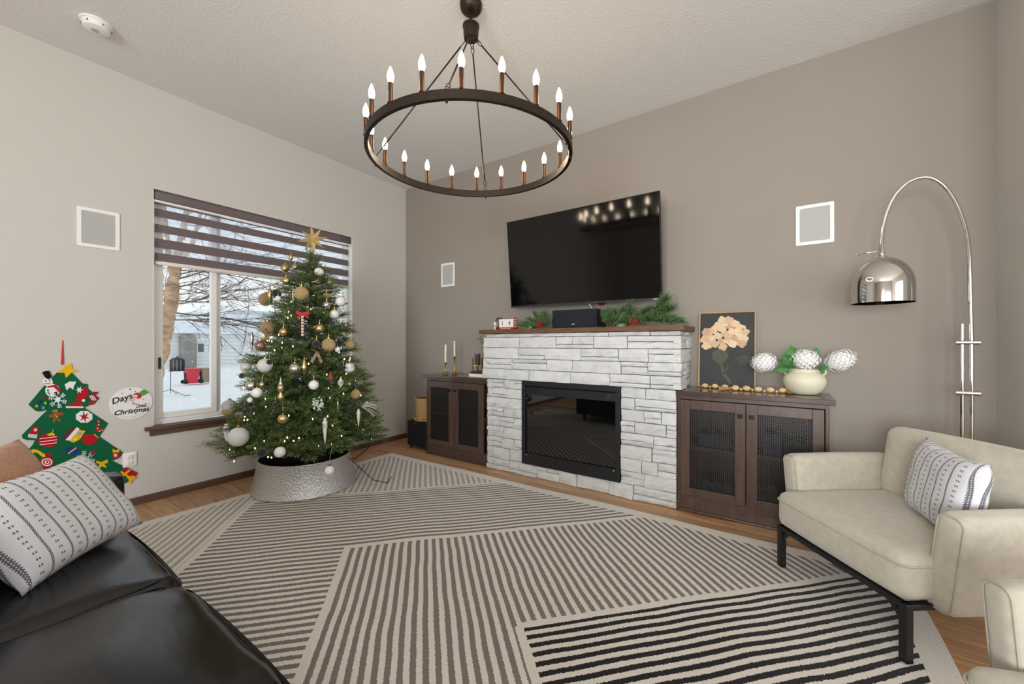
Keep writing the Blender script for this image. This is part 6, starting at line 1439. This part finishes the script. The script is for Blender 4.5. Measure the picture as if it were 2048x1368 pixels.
for dy in (-22, 2, 24): felt('stripe', quad(300, 915+dy+8, 430, 915+dy-8, 5), WH, bb, f2, f3)
felt('loop', quad(397, 858, 403, 830, 5), YE, bb, f0, f1)
hs = felt('gingerbread_house', [(470, 885), (545, 815), (590, 820), (560, 905), (500, 900)], fm('6a2f33'), ft, f0, f1)
felt('icing_roof', [(495, 912), (580, 815), (602, 822), (595, 845), (560, 880), (545, 905), (525, 915)], WH, hs, f0, f1+.0005); felt('front_wall', [(525, 920), (598, 832), (648, 842), (605, 905), (560, 930)], YE, hs, f0, f1+.0009); felt('window', quad(590, 862, 614, 862, 22), fm('7fb0c8'), hs, f2, f3); felt('door', ell(572, 905, 16, 13, n=10), fm('f0d060'), hs, f2, f3+.0004)
sk2 = felt('gift_sack', [(615, 890), (650, 870), (715, 868), (742, 890), (738, 912), (700, 945), (670, 950), (630, 930)], RD, ft, f0, f1); felt('tie', quad(712, 866, 745, 892, 8), YE, sk2, f2, f3)
cc = felt('candy_cane', [(735, 760), (755, 752), (760, 800), (752, 832), (770, 828), (785, 822), (788, 838), (765, 850), (735, 845), (725, 830), (738, 800)], RD, ft, f0, f1)
for cx, cy in ((748, 770), (747, 795), (740, 822), (755, 842), (775, 836)): felt('dot', ell(cx, cy, 5, 5, n=7), WH, cc, f2, f3)
yc_ = felt('yellow_cane', [(218, 1015), (230, 990), (258, 978), (290, 988), (358, 1030), (350, 1050), (330, 1048), (285, 1010), (262, 1004), (250, 1012), (252, 1035), (235, 1042)], YE, ft, f0, f1)
lp = felt('swirl_candy', ell(355, 1078, 56, 40), RD, ft, f0, f1); felt('swirl', ell(355, 1078, 42, 30), WH, lp, f2, f3); felt('swirl', ell(355, 1078, 32, 22), RD, lp, f2, f3+.0004); felt('swirl', ell(355, 1078, 21, 14), WH, lp, f2, f3+.0008); felt('swirl', ell(356, 1078, 11, 7), RD, lp, f2, f3+.0012)
felt('wrapper_end', [(345, 1035), (340, 1010), (395, 1010), (375, 1040)], RD, lp, f0, f1); felt('wrapper_end', [(345, 1115), (320, 1145), (375, 1150), (368, 1118)], RD, lp, f0, f1)
bu = felt('blue_bulb', [(497, 1000), (505, 975), (540, 962), (580, 968), (605, 995), (590, 1018), (540, 1024), (508, 1012)], BU, ft, f0, f1); felt('gold_zigzag', quad(515, 1015, 580, 968, 9), YE, bu, f2, f3)
snowflake(650, 1055, 62, fm('c5d8dc'), 1.1)
felt('red_berry_patch', ell(710, 1008, 20, 14, -.3), RD, ft, f0, f1)
bwp = felt('bow_patch', [(728, 1068), (770, 1078), (815, 1058), (818, 1085), (790, 1092), (812, 1120), (785, 1118), (775, 1105), (760, 1125), (742, 1118), (758, 1092), (732, 1088)], YE, ft, f0, f1)
bell = felt('bell_patch', [(842, 1042), (860, 1005), (895, 1000), (915, 1035), (905, 1048)], RD, ft, f0, f1); felt('bow', [(852, 975), (878, 990), (903, 978), (902, 1005), (878, 1002), (855, 1008)], YE, bell, f2, f3); felt('flake', star_pts(875, 1026, 18, 7, 6), WH, bell, f2, f3)
gf = felt('gift_patch', [(905, 1165), (950, 1118), (1045, 1160), (1020, 1205), (990, 1215)], RD, ft, f0, f1); felt('ribbon', quad(915, 1150, 1000, 1205, 14), YE, gf, f2, f3); felt('ribbon', quad(930, 1180, 985, 1138, 14), YE, gf, f2, f3+.0004); felt('bow', [(955, 1190), (985, 1198), (1000, 1178), (1032, 1190), (1020, 1210), (998, 1215), (995, 1245), (975, 1245), (975, 1212)], YE, gf, f2, f3+.0008)
dg_ = felt('drum_patch', [(622, 1105), (640, 1095), (695, 1135), (680, 1160), (640, 1135)], RD, ft, f0, f1)
for k in range(3): felt('stripe', quad(632+k*18, 1122+k*11, 648+k*18, 1098+k*13, 6), fm('e6b8a8'), dg_, f2, f3)

# ================================================================= countdown plaque
def Q2(cx, cy):   # photo crop (210,765) at 17.1x
    p = PX(210+cx/17.1, 765+cy/17.1, XL); return (p.y, p.z)
yc_, zc_ = 0.838, 0.759; Rq = 0.1175
pl = thing('countdown_plaque', 'round white countdown plaque reading Days until Christmas', 'sign', (XL, yc_, zc_-Rq))
b = MB(); b.prism([(yc_+Rq*math.cos(2*PI*k/56), zc_+Rq*math.sin(2*PI*k/56)) for k in range(56)], W3, 0.001, 0.006); b.build('disc', mat('white_plaque', 'e8e6e3', .6), pl, bevel=.001)
def mark(name, pts, m, h=0.0068): b = MB(); b.prism([Q2(*q) for q in pts], W3, 0.0061, h); return b.build(name, m, pl)
M_inkb = mat('black_ink', '17181c', .7)
for cx, cy, r in ((850, 230, 28), (1025, 300, 20), (583, 375, 20), (1305, 580, 17), (420, 755, 17), (1045, 1055, 20)): mark('dot', ell(cx, cy, r, r*.9, n=12), M_inkb)
mark('sleeve', [(1165, 325), (1325, 232), (1440, 300), (1500, 345), (1330, 440), (1250, 450)], mat('sleeve_green', '4d9a38', .7))
mark('cuff', [(955, 430), (1000, 365), (1100, 340), (1200, 365), (1260, 450), (1225, 520), (1140, 555), (1050, 540), (1110, 490), (1100, 430), (1040, 415)], mat('cuff_red', 'bd2230', .7), .0072)
mark('hand', [(700, 690), (740, 640), (800, 590), (850, 520), (960, 450), (1060, 430), (1100, 480), (1030, 560), (1000, 640), (930, 690), (880, 650), (820, 620), (770, 660), (720, 720)], mat('hand_pink', 'd9c0b4', .7))
mark('pointer', quad(920, 705, 1415, 828, 26), mat('pointer_red', '8c1f2a', .5), .0085)
def ptext(txt, cx, cy, size, rot, m=M_inkb, shear=.3, bold=.0012):
    y, z = Q2(cx, cy); c, s = math.cos(rot), math.sin(rot); place_text('lettering', txt, size, m, pl, (XL+.0066, y, z), (0, c, s), (0, -s, c), shear=shear, extrude=.0004, bold=bold)
ptext('Days', 560, 560, .058, .30); ptext('until', 1215, 800, .034, .12, bold=.0005); ptext('Christmas', 900, 975, .047, .05)
for k in range(24):
    a = math.radians(188+k*(352-188)/23*1.0); y, z = yc_+Rq*.87*math.cos(a), zc_+Rq*.87*math.sin(a); rot = a+PI/2
    place_text('numeral', str(k+1), .0095, mat('grey_ink', '55565c', .7), pl, (XL+.0066, y, z), (0, math.cos(rot), math.sin(rot)), (0, -math.sin(rot), math.cos(rot)), extrude=.0003)
